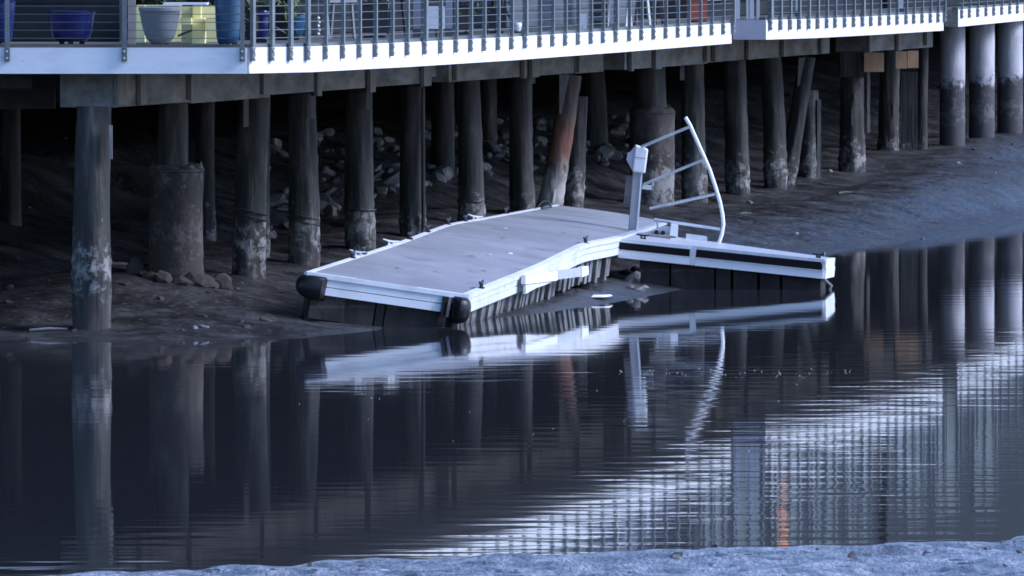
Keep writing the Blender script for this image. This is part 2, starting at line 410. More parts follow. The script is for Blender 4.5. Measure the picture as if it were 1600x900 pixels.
def ground_z(X, D, noise=True):
    X = np.atleast_1d(np.asarray(X, float)); D = np.atleast_1d(np.asarray(D, float))
    h0, s = h_base(X, D)
    c0, _ = h_base(CT[:, 0], CT[:, 1])
    res = CT[:, 2] - c0
    num = np.zeros_like(h0); den = np.full_like(h0, 0.12)
    for (cx, cd, _), r in zip(CT, res):
        wgt = np.exp(-((X - cx - 0.2149 * (D - cd)) ** 2 / (2 * 0.55 ** 2) + (D - cd) ** 2 / (2 * ((1.05 if cd < 102.2 and cx < -2.2 else 2.6) + 2.2 * np.clip((cd - 122) / 20, 0, 1)) ** 2)))
        num += wgt * r; den += wgt
    h = h0 + num / den
    dsh = 64.55 + 0.545 * np.clip(X, -15, 15) + (vnoise(X * 0.8, X * 0 + 3, 5) - .5) * 0.6 + (vnoise(X * 3.1, X * 0 + 3, 6) - .5) * 0.5 + (vnoise(X * 9, X * 0 + 3, 7) - .5) * 0.25
    u = dsh - D
    hf = np.interp(u, [-30, -6, 0, .6, 3, 20, 35, 60], [-1.2, -.5, 0, .025, .07, .3, 1.2, 2.9])
    if noise:
        nz = (vnoise(X * 1.1, D * 0.8, 1) - .5) * 0.06 + (vnoise(X * 2.7, D * 2.1, 2) - .5) * 0.035 + (vnoise(X * 7, D * 5, 3) - .5) * 0.03
        nf = (vnoise(X * 1.1, D * 1.5, 11) - .5) * 0.07 + (vnoise(X * 3.2, D * 3.5, 12) - .5) * 0.045 + (vnoise(X * 8, D * 7, 13) - .5) * 0.030 + (vnoise(X * 16, D * 12, 14) - .5) * 0.016
        wob = (vnoise(X * .6 + 40, D * .35, 51) - .5) * 2.2
        rn = 1 - np.abs(2 * vnoise((X - .2149 * D) * .15 + D * .55 + wob, X * .12, 52) - 1)
        nz = nz - .05 * rn ** 10
        amp = np.clip(np.abs(h) / 0.15, 0.12, 1.0)
        h = h + nz * amp
        hf = hf + nf * np.clip(u / 1.0, 0.1, 1.0) * (u > -4)
    return np.maximum(h, hf)

def axis(parts):
    a = []
    for lo, hi, st in parts:
        a += list(np.arange(lo, hi, st))
    return np.array(a + [parts[-1][1]])

def grid_mesh(name, xs, ds, zf, m):
    X, D = np.meshgrid(xs, ds)
    Z = zf(X.ravel(), D.ravel())
    nx, nd = len(xs), len(ds)
    co = np.stack([X.ravel(), D.ravel(), Z], 1)
    i = np.arange(nx - 1); j = np.arange(nd - 1)
    I, J = np.meshgrid(i, j)
    a = (J * nx + I).ravel()
    q = np.stack([a, a + 1, a + nx + 1, a + nx], 1)
    me = bpy.data.meshes.new(name)
    me.vertices.add(len(co)); me.vertices.foreach_set('co', co.astype(np.float32).ravel())
    me.loops.add(q.size); me.loops.foreach_set('vertex_index', q.ravel().astype(np.int32))
    me.polygons.add(len(q)); me.polygons.foreach_set('loop_start', (np.arange(len(q)) * 4).astype(np.int32))
    me.polygons.foreach_set('loop_total', np.full(len(q), 4, np.int32))
    me.polygons.foreach_set('use_smooth', np.ones(len(q), bool))
    me.materials.append(m); me.update(calc_edges=True); me.validate()
    return link(name, me)

gx = axis([(-600, -60, 60), (-60, -12, 4), (-12, -7, .5), (-7, -4.6, .12), (-4.6, 4.6, .055), (4.6, 11, .12), (11, 20, .6), (20, 60, 5), (60, 600, 60)])
gd = axis([(-300, -20, 40), (-20, 50, 3), (50, 59, .5), (59, 70, .07), (70, 92, 1.0), (92, 145, .16), (145, 172, .5), (172, 220, 4), (220, 900, 60)])
ground = tag(grid_mesh('mud_ground', gx, gd, ground_z, M['mud']), kind='structure')
ground.data.materials.append(M['silt'])
_n = len(ground.data.polygons); _vi = np.zeros(_n * 4, np.int32); ground.data.polygons.foreach_get('vertices', _vi)
_co = np.zeros(len(ground.data.vertices) * 3, np.float32); ground.data.vertices.foreach_get('co', _co)
ground.data.polygons.foreach_set('material_index', (_co.reshape(-1, 3)[_vi.reshape(-1, 4)[:, 0], 1] < 82).astype(np.int32))
ground['label'] = 'dark wet tidal mud sloping up under the pier'
def gz(x, d): return float(ground_z(x, d, True)[0])

# ------------------------------------------------------------------ water (fine real ripples)
WAVES = []
for i in range(46):
    lam = 0.15 * (6.0 ** (rng.random() ** 1.5))
    th = rng.normal(0, 0.24)
    WAVES.append((2 * math.pi / lam, th, rng.random() * 6.283, rng.random() * 0.7 + 0.3))
for i in range(16):
    lam = 0.32 * (3.2 ** rng.random())
    WAVES.append((2 * math.pi / lam, rng.choice([-1, 1]) * rng.uniform(.45, 1.0), rng.random() * 6.283, rng.random() * 0.5 + 0.25))
def water_z(X, D):
    z = np.zeros_like(X)
    near = np.clip((95 - D) / 25, 0, 1) * (0.12 + 0.88 * np.clip((X / np.maximum(D, 1) * F + 330) / 500, 0, 1))
    patch = 0.35 + 1.3 * vnoise(X * 0.35 + 5, D * 0.16 + 2, 21)
    amp = (0.0006 + 0.00125 * near) * patch * (0.55 + 0.9 * vnoise(X * 1.1 + 9, D * 0.7, 23))
    inside = (np.abs(X) < 13) & (D > 58) & (D < 150)
    rows = vnoise(X * 0.5, D * 0.9, 33)
    rows2 = vnoise(X * 1.3, D * 2.2, 34)
    for k, th, ph, a in WAVES:
        ph2 = ph + (2.5 + 1.5 * math.sin(k)) * rows + 2.0 * rows2
        z += a / k * np.sin(k * (D * math.cos(th) + X * math.sin(th)) + ph2)
    return np.where(inside, z * amp * 0.62, 0.0)
wx = axis([(-600, -60, 90), (-60, -13.5, 6), (-13.5, -7, .3), (-7, 7, .1), (7, 13.5, .3), (13.5, 60, 6), (60, 600, 90)])
wd = axis([(-200, 40, 40), (40, 58, 2), (58, 98, .034), (98, 112, .05), (112, 150, .09), (150, 220, 5), (220, 900, 80)])
water = tag(grid_mesh('water', wx, wd, water_z, M['water']), kind='structure')
water['label'] = 'still dark slough water with fine ripples'

# ------------------------------------------------------------------ stones
def stone_mesh(i):
    import bmesh
    bm = bmesh.new()
    bmesh.ops.create_icosphere(bm, subdivisions=2, radius=1.0)
    r = random.Random(100 + i)
    sc = (r.uniform(.8, 1.2), r.uniform(.7, 1.1), r.uniform(.5, .85))
    cuts = [Vector((r.gauss(0, 1), r.gauss(0, 1), r.gauss(0, 1))).normalized() for _ in range(9)]
    for v in bm.verts:
        p = v.co.copy()
        for c in cuts:
            d = p.dot(c)
            if d > 0.62: p -= c * (d - 0.62)
        p *= r.uniform(.94, 1.06)
        v.co = Vector((p.x * sc[0], p.y * sc[1], p.z * sc[2]))
    me = bpy.data.meshes.new('stone'); bm.to_mesh(me); bm.free()
    me.materials.append(M['stone'])
    return me
STONES = [stone_mesh(i) for i in range(8)]
LUMPS = [m_.copy() for m_ in STONES[:4]]
for m_ in LUMPS: m_.materials.clear(); m_.materials.append(M['jacket'])
def put_stone(x, d, r, lift=0.25, silty=False):
    o = link('stone', random.choice(LUMPS if silty else STONES), ground, (x, d, gz(x, d) + r * lift))
    o.scale = (r * random.uniform(.8, 1.35), r * random.uniform(.8, 1.3), r * random.uniform(.7, 1.1))
    o.rotation_euler = (random.uniform(-.5, .5), random.uniform(-.5, .5), random.uniform(0, 6.28))
n = 0
while n < 245:
    d = random.uniform(113, 150); s = 3.8 + 2.3 * random.random() ** 1.2
    x = xe(d) - s * 1.0225
    px = 800 + x * F / d
    if px < 410 or px > 1010 or (px > 800 and random.random() < .35): continue
    put_stone(x, d, random.uniform(.06, .15) * (1 if n % 7 else 1.5)); n += 1
for k in range(24):                                   # broken rubble round the jacketed pile
    px, py = random.uniform(225, 415), random.uniform(438, 488)
    dd = F * (HC - .28) / (py - HOR)
    put_stone((px - 800) * dd / F, dd, random.uniform(.04, .09), -.1, k % 8 > 0)
for k in range(12):                                   # left, in the dark
    px, py = random.uniform(10, 240), random.uniform(350, 470)
    dd = F * (HC - .5) / (py - HOR)
    put_stone((px - 800) * dd / F, dd, random.uniform(.04, .08), .0, True)
for px, py, r_ in ((978, 424, .10), (990, 432, .13), (996, 420, .12), (985, 438, .08), (1002, 438, .09)):
    dd = F * (HC - .12) / (py + 6 - HOR)
    put_stone((px - 800) * dd / F, dd, r_)
for k in range(26):                                   # bits lying on the near mud
    x = random.uniform(-3.7, 3.9); dd = 64.9 + .545 * x - random.uniform(.3, 4.0)
    put_stone(x, dd, random.uniform(.015, .05), .1)
for k in range(30):                                   # pebbles on the right bank
    px, py = random.uniform(1020, 1590), random.uniform(255, 372)
    dd = F * (HC - .35) / (py - HOR)
    put_stone((px - 800) * dd / F, dd, random.uniform(.025, .06), .1)

# ------------------------------------------------------------------ build the piles
LABEL = {
 'corner': 'thick near pile at the waterline under the pier corner with flaking pale bark',
 'farleft': 'dim round pile deep in the shade at the far left edge',
 'jacket1': 'fat concrete-jacketed pile standing on rubble beside the near corner pile',
 'behind1': 'thin dark pile just behind the nearer concrete-jacketed pile',
 'p390': 'pile right of the nearer jacketed pile, lit along its right edge',
 'slim': 'slim post tucked against the right side of the pile beside the jacketed one',
 'p473': 'pile behind the left black bumper of the dock with rope wrapped low down',
 'p563': 'second pile behind the left edge of the dock with a dark strap',
 'p645': 'dark pile with a vertical pipe on its right side behind the dock',
 'back690': 'dim back-row pile left of the strapped pile above the dock bend',
 'p735': 'strapped pile rising just behind the bend in the dock edge',
 'back762': 'thin dim back-row pile above the pale riprap',
 'p817': 'dark upright pile just left of the rusty leaning pile',
 'lean875': 'leaning pile with a rust-red band behind the far end of the dock',
 'p895': 'short cut-off pile right beside the rusty leaning pile',
 'back927': 'dim back-row pile right of the rusty leaning pile',
 'jacket2': 'concrete-jacketed pile with flaking face behind the white dock pedestal',
 'p1085': 'pile right behind the curved ladder rail',
 'p1152': 'first pile clear to the right of the curved ladder rail',
 'p1208': 'upright pile directly left of the bare leaning pile on the mudbank',
 'lean1245': 'bare leaning pile crossing a stub pile on the right mudbank',
 'p1265': 'stub pile with a pointed shoulder crossed by the leaning pile',
 'p1332': 'pile with a dark block on its head left of the orange plywood',
 'p1388': 'narrow pile between the two orange plywood panels',
 'p1440': 'thin post carrying the dark plank sheet beside the pale concrete piles',
 'p1488': 'leftmost of the three pale concrete piles with dark tide stain',
 'p1533': 'middle of the three pale concrete piles with dark tide stain',
 'p1577': 'rightmost of the three pale concrete piles with dark tide stain',
}
PL = {}
for p in PILES:
    b, t, r = p['b'], p['top'], p['r']
    root = empty(p['name'], (b.x, b.y, b.z), LABEL[p['key']], 'pile', 'piles under the pier')
    PL[p['key']] = root
    axis_v = (t - b).normalized()
    lo = b - axis_v * 0.45
    concrete = p['m'] == 'concrete_pale'
    bend = Vector((random.uniform(-.02, .02), random.uniform(-.02, .02), 0)) * (0 if concrete else 1)
    pts, rad = [], []
    NR = 46
    for i in range(NR):
        u = i / (NR - 1)
        pts.append(lo.lerp(t, u) + bend * math.sin(u * math.pi))
        rad.append(r * ((1.06 - 0.14 * u) if not concrete else 1.0))
    mb = MB().tube(pts, rad, n=26)
    V = np.array([tuple(v) for v in mb.v]); Cc = np.repeat(np.array([tuple(q) for q in pts]), 26, 0)
    ang = np.arctan2(V[:, 1] - Cc[:, 1], V[:, 0] - Cc[:, 0]); sd = int(abs(b.x * 100)) % 97
    cx_, cy_ = np.cos(ang) * 2.2 + 7, np.sin(ang) * 2.2 + V[:, 2] * .9
    dsp = (vnoise(cx_ + sd, cy_, sd) - .5) * .16 + (vnoise(cx_ * 2.6 + sd, np.sin(ang) * 6 + V[:, 2] * 5, sd + 1) - .5) * .09
    crust = np.clip(1 - np.abs(V[:, 2] - .75) / .5, 0, 1) * np.clip(vnoise(np.cos(ang) * 7 + sd, np.sin(ang) * 7 + V[:, 2] * 13, sd + 2) - .45, 0, 1) * .3
    dsp = (dsp + crust) * (.15 if concrete else 1.0)
    V = Cc + (V - Cc) * (1 + dsp)[:, None]
    mb.v = [Vector(v) for v in V]
    mb.build('shaft', M[p['m']], root, smooth=True)
# jackets and fittings
def jacket(key, px, y_top, wpx, skirt, m='jacket'):
    root = PL[key]; b = root.location; D = b.y
    R = wpx * D / F / 2
    zt = at(px, y_top, D).z
    c = Vector(((px - 800) * D / F, D, b.z))
    H = zt - b.z
    mb = MB(); nr_, na = 34, 40
    for i in range(nr_):
        u = i / (nr_ - 1); z = -.3 + (H + .3) * u
        rr = R * (1.0 + (.10 * max(0, 1 - (z + .3) / .45) if skirt else 0)) * (.90 if i == nr_ - 1 else 1)
        for k in range(na):
            a = 2 * math.pi * k / na
            n1 = float(vnoise(np.array([math.cos(a) * 1.6 + 11]), np.array([math.sin(a) * 1.6 + z * 1.3 + px]), 41)[0]) - .5
            n2 = float(vnoise(np.array([math.cos(a) * 4 + 31]), np.array([math.sin(a) * 4 + z * 6 + px]), 42)[0]) - .5
            chip = max(0, n2 - .22) * (1.2 if z < H * .75 else .3)
            q = rr * (1 + n1 * .07 + n2 * .035 - chip * .22)
            zz = z + (n2 * .10 if i == nr_ - 1 else 0)
            mb.v.append(c + Vector((q * math.cos(a), q * math.sin(a), zz)))
    for i in range(nr_ - 1):
        for k in range(na):
            k2 = (k + 1) % na
            mb.f.append((i * na + k, i * na + k2, (i + 1) * na + k2, (i + 1) * na + k))
    mb.f.append(tuple((nr_ - 1) * na + k for k in range(na)))
    mb.build('concrete_jacket', M[m], root, smooth=True)
    MB().lathe(c + Vector((0, 0, H * .93)), [(R * .97, 0), (R * 1.03, .012), (R * 1.03, .04), (R * .97, .05)], 28).build('jacket_collar', M['jacket_b'], root, smooth=True)
jacket('jacket1', 275, 257, 86, True)
jacket('jacket2', 1019, 167, 70, False, 'jacket_b')
for k in range(16):
    a = -math.pi + k * .42; jr = PL['jacket1'].location; rr = .40 + .12 * random.random()
    x, y = .0 + rr * math.cos(a), rr * math.sin(a)
    o = link('broken_concrete', random.choice(LUMPS), PL['jacket1'], (x + .03, y, gz(jr.x + x, jr.y + y) - jr.z + .02))
    q = random.uniform(.10, .2); o.scale = (q, q, q * random.uniform(.7, 1.5)); o.rotation_euler = (random.uniform(-1, 1), random.uniform(-1, 1), random.uniform(0, 6))
def ring(key, z, tilt=0.0, n=1):
    root = PL[key]; p = next(q for q in PILES if q['key'] == key)
    c = p['b'].lerp(p['top'], (z - p['b'].z) / (p['top'].z - p['b'].z))
    for k in range(n):
        pts = []
        for i in range(25):
            a = 2 * math.pi * i / 24
            pts.append(c + Vector((math.cos(a) * p['r'] * 1.06, math.sin(a) * p['r'] * 1.06, k * .07 + tilt * math.cos(a))))
        MB().tube(pts, 0.012, 6).build('strap', M['dark_metal'], root)
ring('p473', 0.95, -.05, 2); ring('p563', 1.0); ring('p735', 0.92); ring('p390', 1.1, -.05, 2)
b = PL['p645'].location
MB().tube([(b.x + .13, b.y - .16, b.z - .1), (b.x + .125, b.y - .17, 2.5)], .026, 8).build('conduit', M['timber_b'], PL['p645'])
b = PL['p1265'].location
MB().box((b.x + .15, b.y - .08, b.z + .65), .06, .1, 1.5).build('side_plank', M['batten'], PL['p1265'])
b = PL['p390'].location
MB().box((b.x - .02, b.y - .25, 2.36), .06, .05, .36).build('hanger_strap', M['batten'], PL['p390'])
def wedge(key, p4, th, nm='brace'):
    a = [Vector(q) for q in p4]; o = Vector((0, th, 0))
    MB().hexa([a[0], a[1], a[1] + o, a[0] + o, a[3], a[2], a[2] + o, a[3] + o]).build(nm, M['batten'], PL[key])
D = PL['lean875'].location.y - .35
wedge('lean875', [at(874, 178, D), at(877, 178, D), at(890, 116, D), at(874, 116, D)], .05)
D = PL['lean1245'].location.y - .35
wedge('lean1245', [at(1246, 134, D), at(1249, 134, D), at(1258, 90, D), at(1248, 90, D)], .05)
D = PL['p1332'].location.y
MB().box(at(1332, 100, D), .42, .42, .42).build('head_block', M['timber_b'], PL['p1332'])
MB().box(at(1357, 160, D) , .05, .1, 1.0).build('side_plank', M['batten'], PL['p1332'])
for key, px in (('p473', 489), ('p563', 577), ('p817', 832), ('p1085', 1066)):
    D = PL[key].location.y - .22
    yb = {'p473': 185, 'p563': 170, 'p817': 120, 'p1085': 125}[key]
    c = at(px, yb, D)
    MB().box((c.x, D, (c.z + 2.5) / 2), .07, .06, max(.15, 2.5 - c.z)).build('hanger_strap', M['batten'], PL[key])
D = PL['corner'].location.y - .24
MB().box(at(173, 222, D), .035, .08, .38).build('side_plank', M['batten'], PL['corner'])

# ------------------------------------------------------------------ pier deck
ZB, ZT = 2.93, 3.22
def ep(px, D): return Vector(((px - 800) * D / F, D, 0))
RUN1 = [ep(390, 100.0), ep(487, 101.0), ep(640, 105.0), ep(800, 110.4), ep(970, 118.0), ep(1143, 127.5)]
RUN2 = [ep(1197, 132.0), ep(1275, 134.2), ep(1375, 138.8), ep(1474, 144.5)]
RUN3 = [ep(1497, 150.3), ep(1548, 155.6), ep(1600, 161.5), ep(1800, 190.0)]
pier = empty('pier', (-6, 100, 0), 'long timber pier with white fascia running back over the mud', 'pier')
outline = [Vector((-45, 100, 0))] + RUN1 + [ep(1145, 132.0)] + RUN2 + [ep(1476, 150.3)] + RUN3 + [Vector((RUN3[-1].x - 45, 190, 0)), Vector((-45, 190, 0))]
# deck body as strips in distance (concave outline): one quad strip between the edge and far left
mb = MB()
edge = RUN1 + [ep(1145, 127.6), ep(1145, 132.0)] + RUN2 + [ep(1476, 144.6), ep(1476, 150.3)] + RUN3
for a, c in zip(edge[:-1], edge[1:]):
    if c.y - a.y < .02: continue
    mb.hexa([(-45, a.y, ZB + .03), (a.x - .045, a.y, ZB + .03), (c.x - .045, c.y, ZB + .03), (-45, c.y, ZB + .03),
             (-45, a.y, ZT), (a.x - .045, a.y, ZT), (c.x - .045, c.y, ZT), (-45, c.y, ZT)])
mb.build('deck', M['deckboard'], pier)
def fascia(p, q, m, name='fascia_board', out=None):
    d = (q - p).normalized(); nrm = Vector((d.y, -d.x, 0))
    a = Vector((p.x, p.y, (ZB + ZT) / 2 + .002)) - nrm * .02; c = Vector((q.x, q.y, (ZB + ZT) / 2 + .002)) - nrm * .02
    MB().bar(a, c, .04, ZT - ZB, side=nrm).build(name, m, pier)
for x0, x1 in ((-45, -20), (-20, -7.2), (-7.2, -2.95)):
    MB().box(((x0 + x1) / 2, 99.975, (ZB + ZT) / 2), x1 - x0 - .006, .045, ZT - ZB).build('fascia_board', M['white'], pier)
for R in (RUN1, RUN2, RUN3):
    for p, q in zip(R[:-1], R[1:]): fascia(p, q, M['white'])
fascia(ep(1145.5, 132.0), ep(1196.5, 131.97), M['grey_fascia'])
fascia(ep(1476.5, 150.3), ep(1496.5, 150.28), M['beam'])
# edge trim on top of the fascia
for R in (RUN1, RUN2, RUN3):
    for p, q in zip(R[:-1], R[1:]):
        MB().bar((p.x - .06, p.y, ZT + .022), (q.x - .06, q.y, ZT + .022), .10, .035).build('edge_trim', M['bracket'], pier)
MB().box((-24, 99.98 + .05, ZT + .02), 42.05, .1, .035).build('edge_trim', M['deckboard'], pier)
# stringers on the piles
def stringer(px0, px1, s0=1.65, s1=2.15, zb=2.54, zt=2.955):
    D0, D1 = d_line(px0, s0), d_line(px1, s0)
    a = [Vector((xe(D0), D0, 0)) + INW * s0, Vector((xe(D1), D1, 0)) + INW * s0, Vector((xe(D1), D1, 0)) + INW * s1, Vector((xe(D0), D0, 0)) + INW * s1]
    a = [a[0], a[1], a[2], a[3]]
    MB().hexa([Vector((q.x, q.y, zb)) for q in a][::-1] + [Vector((q.x, q.y, zt)) for q in a][::-1]).build('stringer', M['beam'], pier)
stringer(165, 286, s0=1.65, s1=2.27)
for a, c in ((287.5, 411), (412.5, 560), (561.5, 655), (692, 812), (813.5, 890), (890.6, 935), (968, 1098), (1099, 1215), (1216, 1290), (1346, 1396), (1397, 1452)):
    stringer(a, c, s0=1.65 + random.uniform(-.012, .012), zb=2.54 + random.uniform(-.02, .02))
stringer(655.6, 691, s0=1.82, zb=2.62)
for px in (172, 205, 287, 400, 482, 566, 652, 702, 806, 822, 893, 975, 1016, 1094, 1108, 1160, 1214, 1276, 1350, 1396, 1440):
    D = d_line(px, 1.65)
    c = Vector((xe(D), D, 0)) + INW * 1.615
    MB().box((c.x, c.y, 2.72 + random.uniform(-.03, .05)), .05, random.uniform(.12, .5), .40, -INW, EDGE, UP).build('splice_batten', M['batten'], pier)
for D in np.arange(101.2, 160, 1.6):
    x = xe(D) - .35
    MB().box((x - 6.2, D, 2.955 - .11), 7.6, .09, .20).build('joist', M['joist'], pier)
# dark cross beam at left and a rear bearer
for dd in (103.5, 108.0, 114.0, 121.0, 129.0, 138.0, 148.0):
    MB().box((xe(dd) - 2.6 - 5.5, dd, 2.60), 10.0, .3, .26).build('bearer', M['joist'], pier)
# plywood and plank sheets hung below the deck on the right
for x0, y0, x1, y1, D, m, nm, lab in ((1350, 82, 1381, 112, 148.2, 'plywood', 'plywood_panel', 'orange plywood panel left of the narrow pile under the pier'),
                           (1399.5, 80, 1417, 107, 149.0, 'plywood', 'plywood_panel', 'left half of the orange plywood pair right of the narrow pile'),
                           (1418, 79, 1435, 106, 149.03, 'plywood', 'plywood_panel', 'right half of the orange plywood pair right of the narrow pile'),
                           (1408, 112, 1434, 232, 153.2, 'timber_b', 'plank_sheet', 'dark hanging plank sheet below the orange plywood pair')):
    a, c = at(x0, y1, D), at(x1, y0, D)
    o = MB().box(((a.x + c.x) / 2, D, (a.z + c.z) / 2), c.x - a.x, .03, c.z - a.z).build(nm, M[m], None, loc=(a.x, D, a.z))
    tag(o, lab, 'panel', 'panels hung under the pier' if m == 'plywood' else None)

# ------------------------------------------------------------------ railings
def poly_at(R, px):
    """point on a run of the pier edge seen in pixel column px"""
    k = (px - 800) / F
    for p, q in zip(R[:-1], R[1:]):
        u = (k * p.y - p.x) / ((q.x - p.x) - k * (q.y - p.y))
        if -1e-3 <= u <= 1.001: return p.lerp(q, u), (q - p).normalized()
    return None, None
def mesh_of(mb, m, nm):
    me = bpy.data.meshes.new(nm); me.from_pydata([tuple(v) for v in mb.v], [], mb.f); me.materials.append(m); return me
# local frame: +x outward from the fascia, +y along the edge
POST = mesh_of(MB().box((0.030, 0, (ZT - .0 + 1.07) / 2 - ZT / 2 + .0), .044, .05, 1.07 - .0), M['post'], 'post')
BRK = mesh_of(MB().box((0.024, 0, -.078), .044, .058, .15), M['bracket'], 'bracket')
BOLT = mesh_of(MB().tube([(.044, 0, -.04), (.062, 0, -.04)], .014, 8), M['alu'], 'bolt')
TPOST = mesh_of(MB().box((0.034, 0, .535), .058, .10, 1.07), M['post'], 'main_post')
def rail_run(R, pxs, thick, label):
    p0 = R[0]
    root = empty('cable_railing', (p0.x, p0.y, ZT), label, 'railing', 'cable railings along the pier')
    for px in pxs:
        p, d = poly_at(R, px)
        if p is None: continue
        rz = math.atan2(-d.x, d.y)
        loc = Vector((p.x, p.y, ZT)) - root.location
        big = px in thick
        me = TPOST if big else POST
        o = link('main_post' if big else 'post', me, root, loc); o.rotation_euler.z = rz
        b = link('bracket', BRK, o); link('bolt', BOLT, b); link('bolt', BOLT, b, (0, 0, -.075))
    for k in range(11):
        z = ZT + .105 + k * .0895
        if k == 10: break
        pts = [Vector((q.x, q.y, z)) + Vector(((q2 - q1).normalized().y, -(q2 - q1).normalized().x, 0)) * .03
               for q, q1, q2 in zip(R, [R[0]] + R[:-1], R[1:] + [R[-1]]) if (q2 - q1).length > 0]
        MB().tube(pts, .004, 5).build('cable', M['cable'], root)
    for p, q in zip(R[:-1], R[1:]):
        d = (q - p).normalized(); nrm = Vector((d.y, -d.x, 0)) * .03
        MB().bar(Vector((p.x, p.y, ZT + 1.09)) + nrm, Vector((q.x, q.y, ZT + 1.09)) + nrm, .09, .04).build('top_rail', M['post'], root)
    return root
X1 = [392, 422, 451, 478, 505, 532, 558, 583, 609, 633, 660, 685, 709, 732, 753, 775, 796, 817, 840, 860, 880, 900, 920, 939, 959, 980, 999, 1018, 1037, 1056, 1073, 1091, 1109, 1127, 1142]
X2 = [1201, 1217, 1232, 1246, 1261, 1275, 1289, 1302, 1317, 1331, 1345, 1358, 1372, 1386, 1399, 1413, 1425, 1438, 1451, 1463, 1473]
X3 = [1500, 1512, 1525, 1538, 1550, 1562.5, 1575, 1587, 1599, 1611, 1623]
rail_run(RUN1, X1, (660, 817, 959, 1142), 'long cable railing on the nearest bright run of the pier')
rail_run(RUN2, X2, (1201, 1345), 'cable railing on the second bright run of the pier beyond the grey step')
rail_run(RUN3, X3, (), 'cable railing above the three pale concrete piles at far right')
# left run, facing the camera
root = empty('cable_railing', (-6, 99.95, ZT), 'cable railing with widely spaced posts facing the viewer at left', 'railing', 'cable railings along the pier')
lx = [(-175 - 800) * 100 / F, (12 - 800) * 100 / F, (195 - 800) * 100 / F, (379 - 800) * 100 / F]
lx = [lx[0] - 1.31 * k for k in (4, 3, 2, 1)] + lx
for x in lx:
    o = link('post', POST, root, Vector((x, 99.95, ZT)) - root.location); o.rotation_euler.z = -math.pi / 2
    b = link('bracket', BRK, o); link('bolt', BOLT, b); link('bolt', BOLT, b, (0, 0, -.075))
for k in range(10):
    z = ZT + .105 + k * .0895
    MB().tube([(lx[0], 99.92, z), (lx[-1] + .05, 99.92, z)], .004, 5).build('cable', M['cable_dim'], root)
MB().box(((lx[0] + lx[-1]) / 2, 99.92, ZT + 1.09), lx[-1] - lx[0] + .1, .09, .04).build('top_rail', M['post'], root)

# ------------------------------------------------------------------ floating dock, grounded and bent
RT = [(102.4, 728, 463), (105.9, 812, 430), (107.4, 850, 414), (110.3, 912, 384), (113.3, 968, 372), (119.3, 1040, 347)]
LT = [(102.0, 478, 427), (106.0, 600, 388), (107.6, 640, 374), (110.8, 700, 352), (113.5, 750, 343), (120.5, 870, 321)]
def spline(rows, n=6):
    pts = [at(px, py, D) for D, px, py in rows]
    out = []
    for i in range(len(pts) - 1):
        p0 = pts[max(i - 1, 0)]; p1 = pts[i]; p2 = pts[i + 1]; p3 = pts[min(i + 2, len(pts) - 1)]
        for k in range(n):
            t = k / n
            m1 = (p2 - p0) * .35; m2 = (p3 - p1) * .35
            out.append((2 * t**3 - 3 * t**2 + 1) * p1 + (t**3 - 2 * t**2 + t) * m1 + (-2 * t**3 + 3 * t**2) * p2 + (t**3 - t**2) * m2)
    return out + [pts[-1]]
RS, LS = spline(RT), spline(LT)
N = len(RS)
A, B, C, E_, Fb = LS[0], RS[0], RS[24], RS[-1], LS[-1]
dock = empty('floating_dock', ((A.x + B.x) / 2, A.y, 0.1), 'grounded grey floating dock, humped and tilted, with white edges', 'dock')
def nrm_at(i):
    along = (RS[min(i + 1, N - 1)] - RS[max(i - 1, 0)]).normalized()
    acr = (RS[i] - LS[i]).normalized()
    return acr.cross(along).normalized(), acr, along
# deck surface, slightly thick
mb = MB(); cols = 8
for i in range(N):
    nu, acr, al = nrm_at(i)
    for k in range(cols + 1):
        u = k / cols
        mb.v.append(LS[i].lerp(RS[i], .018 + u * .964) + nu * (.006 + .02 * math.sin(u * math.pi)) )
for i in range(N - 1):
    for k in range(cols):
        a = i * (cols + 1) + k
        mb.f.append((a, a + 1, a + cols + 2, a + cols + 1))
base = len(mb.v)
for i in range(N):
    nu, acr, al = nrm_at(i)
    for k in range(cols + 1):
        mb.v.append(LS[i].lerp(RS[i], .018 + k / cols * .964) - nu * .10)
for i in range(N - 1):
    for k in range(cols):
        a = base + i * (cols + 1) + k
        mb.f.append((a + cols + 1, a + cols + 2, a + 1, a))
c1 = cols + 1
for k in range(cols):
    mb.f.append((k + 1, k, base + k, base + k + 1)); e = (N - 1) * c1
    mb.f.append((e + k, e + k + 1, base + e + k + 1, base + e + k))
for i in range(N - 1):
    a, d_ = i * c1, (i + 1) * c1
    mb.f.append((a, d_, base + d_, base + a)); mb.f.append((d_ + cols, a + cols, base + a + cols, base + d_ + cols))
mb.build('deck_surface', M['dock_top'], dock, smooth=True)

def strip(pts_top, outs, ups, h0, h1, t0, t1, name, m, parent):
    """board following a row of points: from h0 to h1 below the top, t0..t1 outward"""
    mb = MB(); n = len(pts_top)
    for p, o, u in zip(pts_top, outs, ups):
        mb.v += [p - u * h1 + o * t0, p - u * h1 + o * t1, p - u * h0 + o * t1, p - u * h0 + o * t0]
    for i in range(n - 1):
        a = i * 4; b = a + 4
        for k in range(4):
            k2 = (k + 1) % 4
            mb.f.append((a + k, a + k2, b + k2, b + k))
    mb.f.append((3, 2, 1, 0)); e = (n - 1) * 4
    mb.f.append((e, e + 1, e + 2, e + 3))
    return mb.build(name, m, parent)
nr = [nrm_at(i) for i in range(N)]
def side(i0, i1, right, h0, h1, t0, t1, name, m, parent=dock):
    idx = range(i0, i1 + 1)
    src = RS if right else LS; sg = 1 if right else -1
    return strip([src[i] for i in idx], [nr[i][1] * sg for i in idx], [nr[i][0] for i in idx], h0, h1, t0, t1, name, m, parent)
